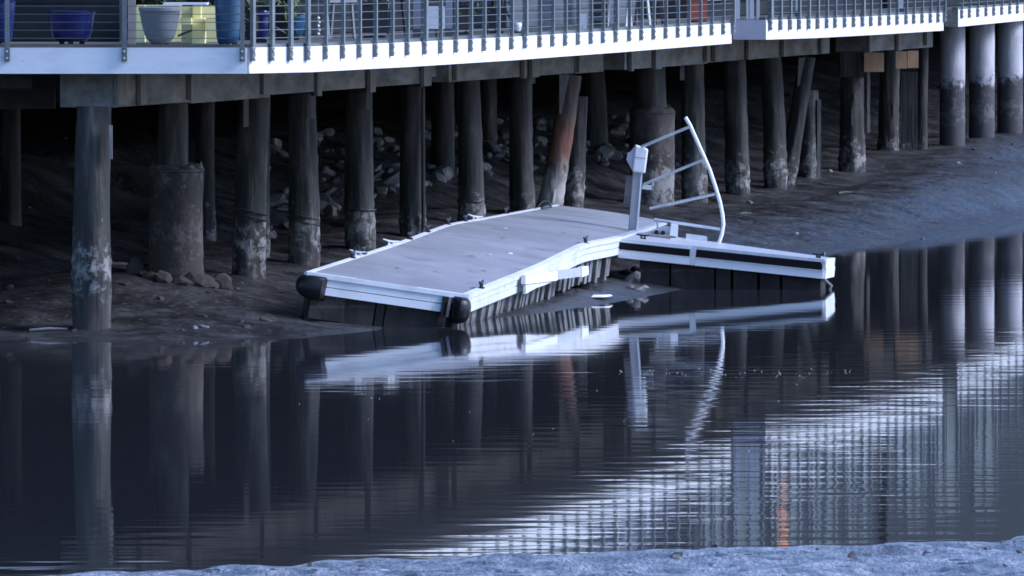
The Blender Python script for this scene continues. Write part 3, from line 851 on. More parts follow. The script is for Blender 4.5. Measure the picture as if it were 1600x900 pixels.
# right side: cap, upper board, lower board with a groove between
for i0, i1 in ((0, 6), (6, 15), (15, 24)):
    pc = side(i0, i1, True, -.022, .03, -.055, .03, 'edge_cap', M['white_dock'])
    side(i0, i1, True, .032, .112, -.02, .014, 'upper_board', M['white_dock'])
    side(i0, i1, True, .122, .205, -.02, .020, 'lower_board', M['white_dock'])
side(24, N - 1, True, -.022, .03, -.055, .03, 'edge_cap', M['alu'])
for i0, i1 in ((0, 9), (9, 18), (18, N - 1)):
    side(i0, i1, False, -.012, .03, -.045, .02, 'edge_cap', M['white_dock'])
    side(i0, i1, False, .032, .20, -.02, .015, 'side_board', M['white_dock'])
# front
nu0, acr0, al0 = nr[0]
fo = (-al0 + acr0 * al0.dot(acr0)).normalized()
def front(u0, u1, h0, h1, t0, t1, name, m):
    p = [A.lerp(B, u0), A.lerp(B, u1)]
    return strip(p, [fo] * 2, [nu0] * 2, h0, h1, t0, t1, name, m, dock)
front(.0, 1.0, -.022, .03, -.05, .035, 'edge_cap', M['white_dock'])
front(.13, .87, .032, .118, -.02, .016, 'upper_board', M['white_dock'])
front(.13, .87, .128, .215, -.02, .024, 'lower_board', M['white_dock'])
# back
p = [Fb, E_]; bo = nr[-1][2]
strip(p, [bo] * 2, [nr[-1][0]] * 2, -.01, .05, -.05, .02, 'edge_cap', M['greyplate'], dock)
# corner bumpers: rounded rubber blocks
def bumper(c, ax, ay, az, sx, sy, sz):
    mb = MB(); n = 18; prof = []
    for k in range(n + 1):      # a D shaped plan, extruded in az with rounded edges
        a = -math.pi / 2 + math.pi * k / n
        prof.append((math.cos(a), math.sin(a)))
    lev = [(-.56, .35), (-.5, .62), (-.40, .82), (-.22, .96), (0, 1.0), (.22, .97), (.40, .86), (.5, .68), (.53, .45)]
    for z, sc in lev:
        for (x, y) in prof: mb.v.append(c + ax * (x * sx * sc) + ay * (y * sy / 2 * sc) + az * (z * sz))
        mb.v.append(c + ax * (-.35 * sx) - ay * 0 + az * (z * sz))
    m_ = n + 2
    for i in range(len(lev) - 1):
        for k in range(m_):
            k2 = (k + 1) % m_
            mb.f.append((i * m_ + k, i * m_ + k2, (i + 1) * m_ + k2, (i + 1) * m_ + k))
    mb.f.append(tuple(range(m_))[::-1]); mb.f.append(tuple((len(lev) - 1) * m_ + k for k in range(m_)))
    return mb.build('corner_bumper', M['rubber'], dock, smooth=True)
cA = A.lerp(B, .065) - nu0 * .14; cB = A.lerp(B, .955) - nu0 * .15
bumper(cA + fo * .0 + acr0 * .05, -acr0, fo, nu0, .27, .32, .25)
bb = bumper(cB + fo * .03 - nu0 * .01, acr0, fo, nu0, .16, .34, .28)
for k in range(3):
    front(.855 + k * .035, .871 + k * .035, .03, .26, .0, .065, 'bumper_strap', M['rubber'] if k != 1 else M['greyplate'])
# float under the front: recessed dark tub and end legs
for u0, u1, mname in ((.04, .17, 'rubber'), (.18, .46, 'tub'), (.47, .52, 'rubber'), (.53, .86, 'tub')):
    front(u0, u1, .216, .62, -.25, -.05, 'float_tub', M[mname])
# pale ribs on the water side
nrib = 34
def rpt(v):
    v = v * 24; i = min(int(v), 23); return RS[i].lerp(RS[i + 1], v - i), i
for k in range(nrib):
    v0 = (k + .06) / nrib; wdv = (.60 if k % 2 else .5) / nrib
    p, i = rpt(v0); q, j = rpt(v0 + wdv)
    dep = .50 + random.uniform(-.03, .05)
    inn = -.045 - .02 * (k % 2)
    strip([p, q], [nr[i][1]] * 2, [nr[i][0]] * 2, .204, dep, inn - .06, inn + random.uniform(-.012, .012), 'float_rib', M['rib'], dock)
    p2, j2 = rpt(min(v0 + wdv + .004, .9999)); q2, j3 = rpt(min((k + 1.04) / nrib, .99999))
    strip([p2, q2], [nr[i][1]] * 2, [nr[i][0]] * 2, .204, dep, -.22, -.13, 'float_web', M['rubber'], dock)
side(0, N - 1, False, .2, .5, -.5, -.1, 'float_tub', M['tub'])
# cleats
def cleat(px, py, D, m, parent, ax, s=1.0):
    c = at(px, py, D)
    mb = MB()
    mb.box(c + UP * .012, .05 * s, .09 * s, .024, ax.cross(UP).normalized(), ax, UP)
    for t in (-.03, .03): mb.tube([c + ax * t * s, c + ax * t * s + UP * .06 * s], .012 * s, 6)
    mb.tube([c - ax * .11 * s + UP * .075 * s, c - ax * .04 * s + UP * .06 * s, c + ax * .04 * s + UP * .06 * s, c + ax * .11 * s + UP * .075 * s], [.008 * s, .015 * s, .015 * s, .008 * s], 6)
    mb.build('cleat', M[m], parent)
LA = (LS[6] - LS[0]).normalized(); RA = (RS[6] - RS[0]).normalized()
for px, py, D, m, ax in ((551, 405, 104.3, 'rubber', LA), (559, 401, 104.6, 'alu', acr0), (568, 398, 104.9, 'rubber', LA), (611, 384, 106.3, 'offwhite', acr0), (640, 375, 107.5, 'rubber', LA), (668, 364, 109.0, 'rubber', LA), (700, 353, 110.8, 'rubber', LA),
                         (727, 348, 112.2, 'rubber', LA), (743, 345, 113.2, 'offwhite', acr0), (790, 336, 115.9, 'rubber', LA),
                         (752, 452, 103.4, 'rubber', RA), (915, 382, 110.6, 'rubber', RA)):
    cleat(px, py, D, m, dock, ax, 1.25 if m == 'rubber' else .9)
def on_deck(i, u): 
    nu, ac, al = nr[i]
    return LS[i].lerp(RS[i], .018 + u * .964) + nu * (.008 + .02 * math.sin(u * math.pi)), nu, ac, al
rr = random.Random(12)
for i, u, sz, m in ((11, .62, .045, 'alu'), (13, .72, .05, 'offwhite'), (9, .55, .06, 'greyplate'), (5, .8, .05, 'greyplate'), (16, .5, .07, 'greyplate'), (20, .35, .04, 'offwhite'), (3, .35, .04, 'greyplate'), (22, .7, .05, 'greyplate')):
    c, nu, ac, al = on_deck(i, u); mb = MB()
    for k in range(11):
        t = k * 2 * math.pi / 11; q = sz * rr.uniform(.5, 1.1)
        mb.v.append(c + ac * math.cos(t) * q * .8 + al * math.sin(t) * q * 2.2 + nu * .002)
    mb.v.append(c + nu * .007)
    for k in range(11): mb.f.append((k, (k + 1) % 11, 11))
    mb.build('dropping' if m == 'offwhite' else 'mud_smear', M[m], dock)
# coil of hose at the back corner
pts = [at(840 + 22 * u, 323 - 9 * math.sin(u * 3.14) , 118.4 + .3 * u) for u in np.linspace(0, 1, 12)] + [at(862 - 16 * u, 323 + 2 * u, 118.7 - .5 * u) for u in (.3, .6, 1)]
o = MB().tube(pts, .014, 6).build('hose_coil', M['rubber'], None, loc=tuple(pts[0]))
tag(o, 'small black hose coil at the back left corner of the dock', 'hose')

# ------------------------------------------------------------------ finger of the dock on the right
CK = RS[24].lerp(RS[30], .37)
C2 = at(969, 373, 113.28); G = at(1289, 406, 113.0); Gb = at(1303, 403, 114.7); K = Vector((CK.x + .02, CK.y, CK.z + .005))
fd = empty('finger_dock', (C2.x, C2.y, 0), 'narrow finger dock with dark bumper strips reaching right over the water', 'dock')
ex = (G - C2).normalized(); ez = (ex.cross((Gb - G).normalized())).normalized(); ey = ez.cross(ex)
mb = MB().hexa([C2 - ez * .06, G - ez * .06, Gb - ez * .06, K - ez * .06, C2, G, Gb, K]).build('deck_surface', M['alu'], fd)
def fstrip(u0, u1, h0, h1, t0, t1, nm, m):
    p, q = C2.lerp(G, u0), C2.lerp(G, u1)
    return strip([p, q], [-ey] * 2, [ez] * 2, h0, h1, t0, t1, nm, M[m], fd)
fstrip(0, .345, -.006, .041, -.03, .045, 'top_trim', 'fresh_white')
fstrip(.345, 1.0, -.006, .032, -.03, .030, 'top_trim', 'alu')
fstrip(0, .345, .042, .132, -.03, .050, 'bumper_strip', 'bumper')
fstrip(0, .345, .133, .153, -.03, .040, 'mid_trim', 'white_dock')
fstrip(0, .345, .155, .238, -.03, .055, 'lower_board', 'fresh_white')
fstrip(.346, .375, .033, .238, -.03, .045, 'joint_plate', 'alu')
fstrip(.376, .985, .034, .132, -.03, .034, 'bumper_strip', 'bumper')
fstrip(.376, 1.0, .133, .145, -.03, .040, 'mid_trim', 'alu')
fstrip(.376, 1.0, .148, .24, -.03, .028, 'lower_board', 'fresh_white')
strip([G, Gb], [ex] * 2, [ez] * 2, -.004, .10, -.02, .02, 'end_trim', M['white_dock'], fd)
strip([G, Gb], [ex] * 2, [ez] * 2, .104, .238, -.02, .03, 'end_board', M['white_dock'], fd)
for u0, u1 in ((.10, .245), (.255, .465), (.475, .545), (.56, .675), (.69, .785), (.80, .985)):
    p, q = C2.lerp(G, u0), C2.lerp(G, u1)
    mb = MB()
    for (pp, bk) in ((p, 0), (q, 0), (q, 1), (p, 1)):
        v = pp + ey * (.10 + bk * .9) - ez * .24; mb.v.append(Vector((v.x, v.y, -.25)))
    for (pp, bk) in ((p, 0), (q, 0), (q, 1), (p, 1)):
        v = pp + ey * (.10 + bk * .9) - ez * .20; mb.v.append(v)
    mb.f += [(3, 2, 1, 0), (4, 5, 6, 7), (0, 1, 5, 4), (1, 2, 6, 5), (2, 3, 7, 6), (3, 0, 4, 7)]
    mb.build('float_tub', M['tub'], fd)
p = G + ey * .1 - ez * .24
MB().tube([p, p + Vector((.10, 0, -.09)), p + Vector((.03, 0, -.24))], .02, 6).build('end_bracket', M['greyplate'], fd)
cleat(1005, 374, 113.9, 'rubber', fd, ex, .8); cleat(1279, 403, 113.5, 'rubber', fd, ex, .7)

# loose white board hanging off the water side
D0, D1 = 105.75, 109.6
lb = empty('loose_board', tuple(at(815, 445, D0)), 'broken white board hanging askew off the water side of the dock', 'board')
def lbox(x0, y0t, y0b, x1, y1t, y1b, u0, u1, th, nm, m, off=0.0):
    da, db = D0 + (D1 - D0) * u0, D0 + (D1 - D0) * u1
    o = Vector((.05 + off, -.03, 0)); t = Vector((-th, 0, 0))
    a, b, c, d = at(x0, y0b, da) + o, at(x1, y1b, db) + o, at(x1, y1t, db) + o, at(x0, y0t, da) + o
    MB().hexa([a, b, b + t, a + t, d, c, c + t, d + t]).build(nm, M[m], lb)
lbox(812, 430, 444, 862, 423.5, 438, 0, .48, .05, 'near_board', 'offwhite', .02)
lbox(862.5, 423.5, 437, 901, 418, 432, .48, .9, .04, 'far_board', 'alu')
lbox(901.3, 416.5, 433, 911.5, 415.5, 429, .9, 1.0, .05, 'end_cap', 'offwhite', .015)
lbox(815, 445, 459, 833, 442, 449, 0.02, .2, .03, 'bracket', 'white_dock')
lbox(833.3, 442, 449.5, 855, 438.5, 441, .2, .42, .03, 'bracket_arm', 'white_dock')

# ------------------------------------------------------------------ pedestal
DP = 115.6
pb = at(989, 360, DP); pt = at(997, 262, DP)
ped = empty('dock_pedestal', tuple(pb), 'leaning white utility pedestal with a box head on the dock', 'pedestal')
MB().bar(pb - UP * .03, pt, .125, .12, side=(1, 0, 0)).build('post', M['ped_post'], ped, bevel=.008)
MB().bar(pb + Vector((.05, -.068, 0)), pt + Vector((.05, -.068, -.02)), .02, .012, side=(1, 0, 0)).build('post_flange', M['white_dock'], ped)
hc = at(997, 249, DP)
ax = (pt - pb).normalized()
def hexpx(poly, D, th, nm, m, parent, bevel=0):
    n = len(poly); mb = MB()
    for k in (0, 1):
        mb.v += [at(x, y, D) + Vector((0, k * th, 0)) for x, y in poly]
    mb.f.append(tuple(range(n))[::-1]); mb.f.append(tuple(range(n, 2 * n)))
    for i in range(n):
        j = (i + 1) % n; mb.f.append((i, j, n + j, n + i))
    return mb.build(nm, m, parent, bevel=bevel)
bx = hexpx([(988, 268), (1008, 271), (1013, 233), (993, 226)], DP - .17, .30, 'head_box', M['offwhite'], ped, bevel=.02)
hexpx([(979, 249), (986, 263), (989, 268), (993.5, 227), (986, 236), (981, 240)], DP - .13, .2, 'side_door', M['grey_fascia'], bx)
hexpx([(991.5, 246), (1009, 248), (1009.2, 247), (991.8, 245)], DP - .176, .02, 'seam', M['greyplate'], bx)
MB().tube([at(981, 240, DP - .1), at(990, 236, DP - .1)], .012, 6).build('socket', M['offwhite'], bx)
hexpx([(974, 319), (986, 318), (990, 275), (979, 274)], DP + .1, .05, 'back_plate', M['greyplate'], ped)
hexpx([(1003, 295), (1019, 297), (1021, 291), (1005, 288)], DP - .05, .18, 'shelf', M['alu'], ped)
hexpx([(1018, 297), (1020.5, 297), (1022, 283), (1020, 283)], DP - .05, .02, 'shelf_lip', M['alu'], ped)

# ------------------------------------------------------------------ bent ladder rail
DL = 115.2
bl = at(1125, 379, DL)
lad = empty('bent_ladder', tuple(bl), 'bent white tubular ladder rail with four rungs curving up from the finger dock', 'ladder')
ctrl = [(1123, 381), (1128, 366), (1130.5, 350), (1129, 335), (1125, 315), (1118, 292), (1109, 265), (1098, 240), (1086, 213), (1078, 195), (1071, 183)]
MB().tube([at(x, y, DL) for x, y in ctrl], .024, 10).build('side_rail', M['offwhite'], lad, smooth=True)
for (x0, y0, x1, y1, dd) in ((1003, 229, 1077, 198, .25), (1006, 288, 1098, 250, .2), (1015, 326, 1117, 303, .1), (1022, 343, 1125, 358, .0)):
    MB().tube([at(x0, y0, DL + dd), at(x1, y1, DL)], .019, 8).build('rung', M['alu'], lad, smooth=True)
MB().tube([at(1027, 343, DL), at(1028, 357, DL)], .014, 6).build('stub', M['alu'], lad)

# gangway hinge
hg = empty('gangway_hinge', tuple(at(1030, 368, 115.0)), 'triangular grey gangway hinge bracket at the foot of the bent ladder', 'bracket')
for off in (0, .35):
    hexpx([(1004, 364), (1046, 368), (1050, 355), (1040, 353), (1022, 359)], 115.0 + off, .03, 'side_plate', M['alu'], hg)
hexpx([(1046, 368), (1059, 370), (1060, 352), (1049, 350)], 114.95, .42, 'end_plate', M['offwhite'], hg)
MB().tube([at(1026, 363, 114.9), at(1026, 363, 115.5)], .03, 10).build('hinge_pin', M['rubber'], hg)
MB().tube([at(1036, 364, 114.9), at(1036, 364, 115.5)], .03, 10).build('hinge_pin', M['rubber'], hg)
MB().bar(at(996, 366, 114.8), at(1048, 370, 114.8), .3, .03).build('base_plate', M['greyplate'], hg)
o = hexpx([(1072, 375), (1105, 379), (1105, 370), (1073, 366)], 115.1, .3, 'mounting_block', M['alu'], None)
tag(o, 'low grey mounting block on the finger dock left of the ladder foot', 'block')

# litter, sticks
c = at(940, 464, 109.5)
c = Vector((c.x, c.y, gz(c.x, c.y) + .02))
o = MB().hexa([c + Vector(v) for v in ((-.13, -.2, 0), (.02, -.25, 0), (.14, .15, 0), (.0, .2, 0), (-.1, -.15, .025), (.02, -.18, .01), (.11, .1, .02), (.0, .15, .01))]).build('plastic_scrap', M['offwhite'], None, loc=c)
tag(o, 'crumpled white plastic scrap on the mud patch beside the dock ribs', 'litter')
def stick(px, py, z, L, ang, r, lab):
    D = F * (HC - z) / (py - HOR); x = (px - 800) * D / F; zz = gz(x, D) + r
    d = Vector((math.cos(ang), math.sin(ang), 0))
    p, q = Vector((x, D, zz)) - d * L / 2, Vector((x, D, zz)) + d * L / 2
    p.z = gz(p.x, p.y) + r; q.z = gz(q.x, q.y) + r
    o = MB().tube([p, p.lerp(q, .5) + UP * .01, q], [r, r * 1.1, r * .6], 6).build('driftwood', M['driftwood' if 'pale' in lab else 'driftwood_dark'], None, loc=p)
    tag(o, lab, 'driftwood')
stick(75, 516, .06, .42, .05, .016, 'thin pale driftwood stick on the mud left of the near corner pile')
stick(190, 436, .4, .5, .4, .03, 'short driftwood branch behind the near corner pile')
stick(1320, 308, .4, .35, .9, .02, 'short dark stick on the open mud at right')
stick(1165, 336, .35, .5, 1.2, .02, 'thin stick on the mud right of the curved ladder')

# floating specks on the water
mb = MB()
for k in range(70):
    t = random.random()
    if t < .75: px, py = random.uniform(960, 1330), 583 + random.gauss(0, 4)
    else: px, py = random.uniform(400, 1300), random.uniform(590, 720)
    D = F * HC / (py - HOR); x = (px - 800) * D / F; r = random.uniform(.003, .007)
    n0 = len(mb.v)
    for i in range(6): mb.v.append(Vector((x + r * math.cos(i * 1.047), D + r * 2 * math.sin(i * 1.047), .004)))
    mb.v.append(Vector((x, D, .004 + r * .8)))
    for i in range(6): mb.f.append((n0 + i, n0 + (i + 1) % 6, n0 + 6))
tag(mb.build('foam_specks', M['foam'], None), 'scattered white foam specks floating on the water', None, None, 'stuff')

# ------------------------------------------------------------------ things on the deck
def dbase(py): return F * (HC - ZT) / (py - HOR)
def pot(px, py, wtop, wbot, hpx, m, name, label, D=None, group=None, rim=.03, plant=None, belly=1.0):
    D = D or dbase(py); x = (px - 800) * D / F; k = D / F
    H = hpx * k; rt, rb = wtop * k / 2, wbot * k / 2
    root = empty(name, (x, D, ZT), label, 'planter' if plant else 'pot', group)
    for a in range(3):
        t = a * 2.094 + .5
        MB().box((x + rb * .7 * math.cos(t), D + rb * .7 * math.sin(t), ZT + .018), .06, .06, .036).build('foot', M['rubber'], root)
    prof = [(rb * .9, .036), (rb, .05)]
    for i in range(1, 9):
        u = i / 8
        prof.append((rb + (rt - rb) * (u ** .5) * belly, .05 + (H - .1) * u))
    prof += [(rt * 1.03, H - .045), (rt * 1.04, H - .01), (rt * .97, H), (rt * .88, H), (rt * .86, H - .08)]
    MB().lathe((x, D, ZT), prof, 28).build('body', M[m], root, smooth=True)
    if plant:
        r = random.Random(int(px)); mb = MB()
        for i in range(90):
            a = r.uniform(0, 6.28); h = r.uniform(.0, .45); rr = r.uniform(.02, .3)
            c = Vector((x + rr * math.cos(a), D + rr * math.sin(a), ZT + H - .06 + h))
            d1 = Vector((r.gauss(0, 1), r.gauss(0, 1), r.gauss(0, 1))).normalized() * r.uniform(.04, .09); d2 = Vector((r.gauss(0, 1), r.gauss(0, 1), r.gauss(0, 1))).normalized() * .025
            mb.add([c - d1, c + d2, c + d1, c - d2], [(0, 1, 2, 3)])
        for i in range(6):
            a = i * 1.05; mb.tube([(x, D, ZT + H - .1), (x + .2 * math.cos(a), D + .2 * math.sin(a), ZT + H + .3)], .006, 4)
        mb.build('foliage', M[plant], root)
    return root
pot(112, 62, 72, 52, 52, 'glaze_blue', 'glazed_pot', 'dark cobalt blue glazed pot behind the left cables', D=103.2)
pot(0, 70, 50, 34, 82, 'glaze_blue', 'glazed_pot', 'tall cobalt pot cut by the left edge of the picture', D=101.6)
pot(250, 70, 64, 32, 62, 'pot_grey', 'ceramic_pot', 'large pale grey ceramic pot in front of the cream crates', D=101.0)
pot(356, 68, 40, 33, 86, 'glaze_teal', 'tall_planter', 'tall teal blue planter at the corner of the pier', D=101.2, belly=1.1)
pot(408, 62, 24, 16, 50, 'glaze_blue', 'glazed_pot', 'small cobalt pot just right of the corner posts', D=104.5)
pot(452, 61, 52, 36, 40, 'glaze_teal', 'glazed_planter', 'teal planter with yellow-green plant behind the near railing', D=107.2, plant='leaf')
pot(808, 52, 14, 11, 18, 'offwhite', 'white_pot', 'little white pot behind the railing at mid run', D=113.5)
# cream crates
CR = [(283, 72, 300, 10, 104.0, .5), (300.5, 72, 320, 29, 103.6, .5), (301, 29, 314, 9, 103.9, .3), (282, 28, 299, 38, 103.3, .3), (320.5, 49, 338, 30, 103.5, .3), (314.5, 28.5, 340, 9, 104.4, .3),
      (321, 72, 339, 38, 105.0, .4), (213, 72, 226, 8, 104.5, .4), (226.5, 72, 282.5, 8, 105.2, .3)]
cr = empty('cream_cupboard', tuple(at(275, 72, 103.6)), 'cupboard and shelves coloured cream as if sunlit behind the grey pot', 'cupboard')
for i, (x0, y0, x1, y1, D, dep) in enumerate(CR):
    a, c = at(x0, max(y0, y1), D), at(x1, min(y0, y1), D)
    MB().box(((a.x + c.x) / 2, D + dep / 2, (max(a.z, ZT + .003) + c.z) / 2), c.x - a.x, dep, c.z - max(a.z, ZT + .003)).build('cabinet_panel', M['cream'], cr)
hexpx([(255, 7.5), (323, 7.5), (323, 4.5), (255, 4.5)], 103.0, .8, 'shelf_top', M['offwhite'], cr)
hexpx([(278, 54), (300, 45), (300, 49), (278, 58)], 103.1, .2, 'painted_shadow_gap', M['dark_metal'], cr)  # solid dark strip standing in for shadow between the panels
o = MB().box(at(206, 0, 103.0) + Vector((0, 0, .25)), .085, .085, 2 * (at(206, 0, 103.0).z + .25 - ZT)).build('deck_post', M['brownpost'], None, loc=tuple(at(206, 72, 103)))
tag(o, 'brown square timber post left of the grey ceramic pot', 'post')
# hedge behind the cupboard
r = random.Random(3); mb = MB()
for i in range(1500):
    c = Vector((r.uniform(-5.2, -2.6), r.uniform(106.3, 108.2), ZT + r.uniform(0, 1.5)))
    d1 = Vector((r.gauss(0, 1), r.gauss(0, 1), r.gauss(0, 1))).normalized() * r.uniform(.05, .11); d2 = Vector((r.gauss(0, 1), r.gauss(0, 1), r.gauss(0, 1))).normalized() * .04
    mb.add([c - d1, c + d2, c + d1, c - d2], [(0, 1, 2, 3)])
hd = empty('hedge', (-3.9, 107.2, ZT), 'dark green leafy hedge behind the cream cupboard', 'hedge')
mb.build('foliage', M['leaf_dark'], hd)
MB().box((-3.9, 107.3, ZT + .2), 2.5, .6, .4).build('planter_box', M['siding_dark'], hd)
# chair, beads, signs, boxes
def chair(px, py, D, face, label, seat_m, frame_m, w=.5):
    c = Vector(((px - 800) * D / F, D, ZT))
    root = empty('deck_chair', tuple(c), label, 'chair', 'chairs on the pier deck')
    f = Vector((math.cos(face), math.sin(face), 0)); s = Vector((-f.y, f.x, 0))
    for a in (-1, 1):
        for b in (-1, 1):
            p = c + f * a * .2 + s * b * w * .45
            MB().bar(p, p - f * a * .05 + UP * .44, .03, .03, side=s).build('leg', M[frame_m], root)
    MB().box(c + UP * .455, w, .48, .03, s, f, UP).build('seat', M[seat_m], root)
    MB().bar(c - f * .22 + UP * .48, c - f * .34 + UP * .95, w, .03, side=s).build('backrest', M[seat_m], root)
    for b in (-1, 1):
        MB().bar(c + s * b * w * .5 + f * .2 + UP * .66, c + s * b * w * .5 - f * .25 + UP * .66, .05, .03).build('armrest', M[frame_m], root)
    return root
chair(515, 58, 108.6, 2.4, 'grey deck chair right of the teal planter', 'chair_grey', 'chair_grey')
chair(982, 41, 122.6, .6, 'blue and white canvas chair left of the orange planter', 'fabric_blue', 'offwhite')
chair(1008, 40, 124.4, .2, 'white framed chair between the blue chair and the orange planter', 'offwhite', 'dark_metal')
chair(1030, 38, 126.0, .4, 'blue canvas chair next to the orange planter', 'fabric_blue', 'chair_grey')
chair(620, 56, 112.0, 2.8, 'black slatted chair left of the white box on the deck', 'dark_metal', 'dark_metal')
chair(745, 50, 114.5, 2.9, 'black slatted chair right of the white box on the deck', 'dark_metal', 'dark_metal')
for px, D, wd_, hh, m, lab in ((585, 109.6, .34, .42, 'dark_metal', 'black box planter with loose green leaves right of the grey chair'),
                            (722, 113.0, .30, .36, 'siding_brown', 'brown box planter with yellow-green stems right of the white box'),
                            (772, 114.6, .30, .30, 'dark_metal', 'low black box planter left of the little white pot')):
    x = (px - 800) * D / F
    root = empty('box_planter', (x, D, ZT), lab, 'planter', 'box planters on the deck')
    MB().box((x, D, ZT + hh / 2 + .03), wd_, wd_, hh - .06).build('body', M[m], root)
    MB().box((x, D, ZT + hh + .012), wd_ * 1.08, wd_ * 1.08, .022).build('rim', M[m], root)
    MB().box((x, D, ZT + .014), wd_ * .8, wd_ * .8, .028).build('plinth', M['dark_metal'], root)
    r = random.Random(int(px)); mb = MB()
    for i in range(120):
        c = Vector((x + r.gauss(0, .13), D + r.gauss(0, .13), ZT + hh + r.uniform(-.12, .5)))
        d1 = Vector((r.gauss(0, .5), r.gauss(0, .5), r.gauss(0, 1))).normalized() * r.uniform(.04, .10); d2 = Vector((r.gauss(0, 1), r.gauss(0, 1), 0)).normalized() * .02
        mb.add([c - d1, c + d2, c + d1, c - d2], [(0, 1, 2, 3)])
    mb.build('foliage', M['leaf' if px == 722 else 'leaf_dark'], root)
for px0, px1, D, hh, m, lab in ((846, 868, 116.6, .8, 'siding_pale', 'grey louvred cabinet right of the thick railing post at mid run'),
                                (925, 950, 120.0, .9, 'chair_grey', 'dark grey louvred cabinet right of the white cooler')):
    x0, x1 = (px0 - 800) * D / F, (px1 - 800) * D / F
    root = empty('deck_cabinet', ((x0 + x1) / 2, D, ZT), lab, 'cabinet', 'cabinets on the deck')
    MB().box(((x0 + x1) / 2, D + .2, ZT + hh / 2 + .01), x1 - x0, .4, hh).build('body', M[m], root)
    for k in range(6):
        MB().box(((x0 + x1) / 2, D - .012, ZT + .08 + k * .11), (x1 - x0) * .86, .02, .06).build('louvre', M['chair_grey' if m == 'siding_pale' else 'dark_metal'], root)
wb = empty('white_box', tuple(at(682, 58, 110.0)), 'white panel box on black legs behind the railing', 'box')
hexpx([(668, 45), (695, 45), (695, 10), (668, 10)], 110.0, .25, 'body', M['offwhite'], wb)
hexpx([(667, 47.5), (696, 47.5), (696, 45.3), (667, 45.3)], 110.0, .25, 'base_rail', M['dark_metal'], wb)
for x0, x1 in ((680, 683), (690, 693)):
    hexpx([(x0, 58), (x1, 58), (x1, 47.6), (x0, 47.6)], 110.0, .05, 'leg', M['dark_metal'], wb)
for px0, px1, D, m, lab in ((646, 657, 110.6, 'siding_pale', 'pale grey column left of the white box'), (696.5, 707, 111.0, 'siding_pale', 'pale grey column right of the white box')):
    x0, x1 = (px0 - 800) * D / F, (px1 - 800) * D / F
    root = empty('deck_column', ((x0 + x1) / 2, D, ZT), lab, 'column', 'columns on the deck')
    MB().box(((x0 + x1) / 2, D, ZT + 1.25), x1 - x0, .1, 2.5).build('shaft', M[m], root)
    MB().box(((x0 + x1) / 2, D, ZT + .05), (x1 - x0) * 1.15, .13, .1).build('plinth', M['siding'], root)
bd = empty('bead_string', tuple(at(497, 58, 107.5)), 'string of white beads hanging by the grey deck chair', 'decoration')
for k in range(5):
    c = at(497.5 + (k % 2), 28 + k * 6.2, 107.5)
    MB().lathe(c, [(.004, -.018), (.016, -.01), (.02, 0), (.016, .01), (.004, .018)], 10).build('bead', M['offwhite'], bd, smooth=True)
MB().tube([at(497.5, -30, 107.5), at(497.5, 58, 107.5)], .003, 4).build('cord', M['cable'], bd)
o = hexpx([(904, 47), (917, 47), (917, 22), (904, 22)], 117.5, .2, 'white_cooler', M['offwhite'], None); tag(o, 'upright white cooler against the slate wall at mid run', 'cooler')
for v in o.data.vertices: pass
op = empty('orange_planter', tuple(at(1090, 33, 128.6)), 'square orange-red planter box behind the far end of the near railing', 'planter')
hexpx([(1074, 32), (1105, 32), (1106, -2), (1073, -2)], 128.6, .4, 'body', M['orange'], op)
hexpx([(1072, -2.3), (1107, -2.3), (1107, -6), (1072, -6)], 128.58, .44, 'rim', M['orange'], op)
hexpx([(1076, 34.4), (1104, 34.4), (1104, 32.3), (1076, 32.3)], 128.62, .36, 'plinth', M['dark_metal'], op)
gt = empty('slat_gate', tuple(at(1170, 31, 132.4)), 'gate of white upright slats above the grey step of the pier', 'gate')
for x0, x1 in ((1150, 1156), (1166, 1169.5), (1171, 1178), (1182, 1187)):
    hexpx([(x0, 30), (x1, 30), (x1, -75), (x0, -75)], 132.4, .04, 'slat', M['frame'], gt)
for y0 in (32.5, -78):
    hexpx([(1148, y0), (1190, y0), (1190, y0 - 2.2), (1148, y0 - 2.2)], 132.45, .05, 'rail', M['dark_metal'], gt)
for px0, px1, D in ((1401, 1411, 141.5), (1243, 1249, 136.5)):
    x0, x1 = (px0 - 800) * D / F, (px1 - 800) * D / F
    root = empty('deck_column', ((x0 + x1) / 2, D, ZT), 'white upright column behind the second railing run, %s one' % ('farther' if D > 140 else 'nearer'), 'column', 'columns on the deck')
    MB().box(((x0 + x1) / 2, D, ZT + .5), x1 - x0, .1, 1.0).build('shaft', M['frame'], root)
    MB().box(((x0 + x1) / 2, D, ZT + .05), (x1 - x0) * 1.2, .13, .1).build('plinth', M['siding'], root)

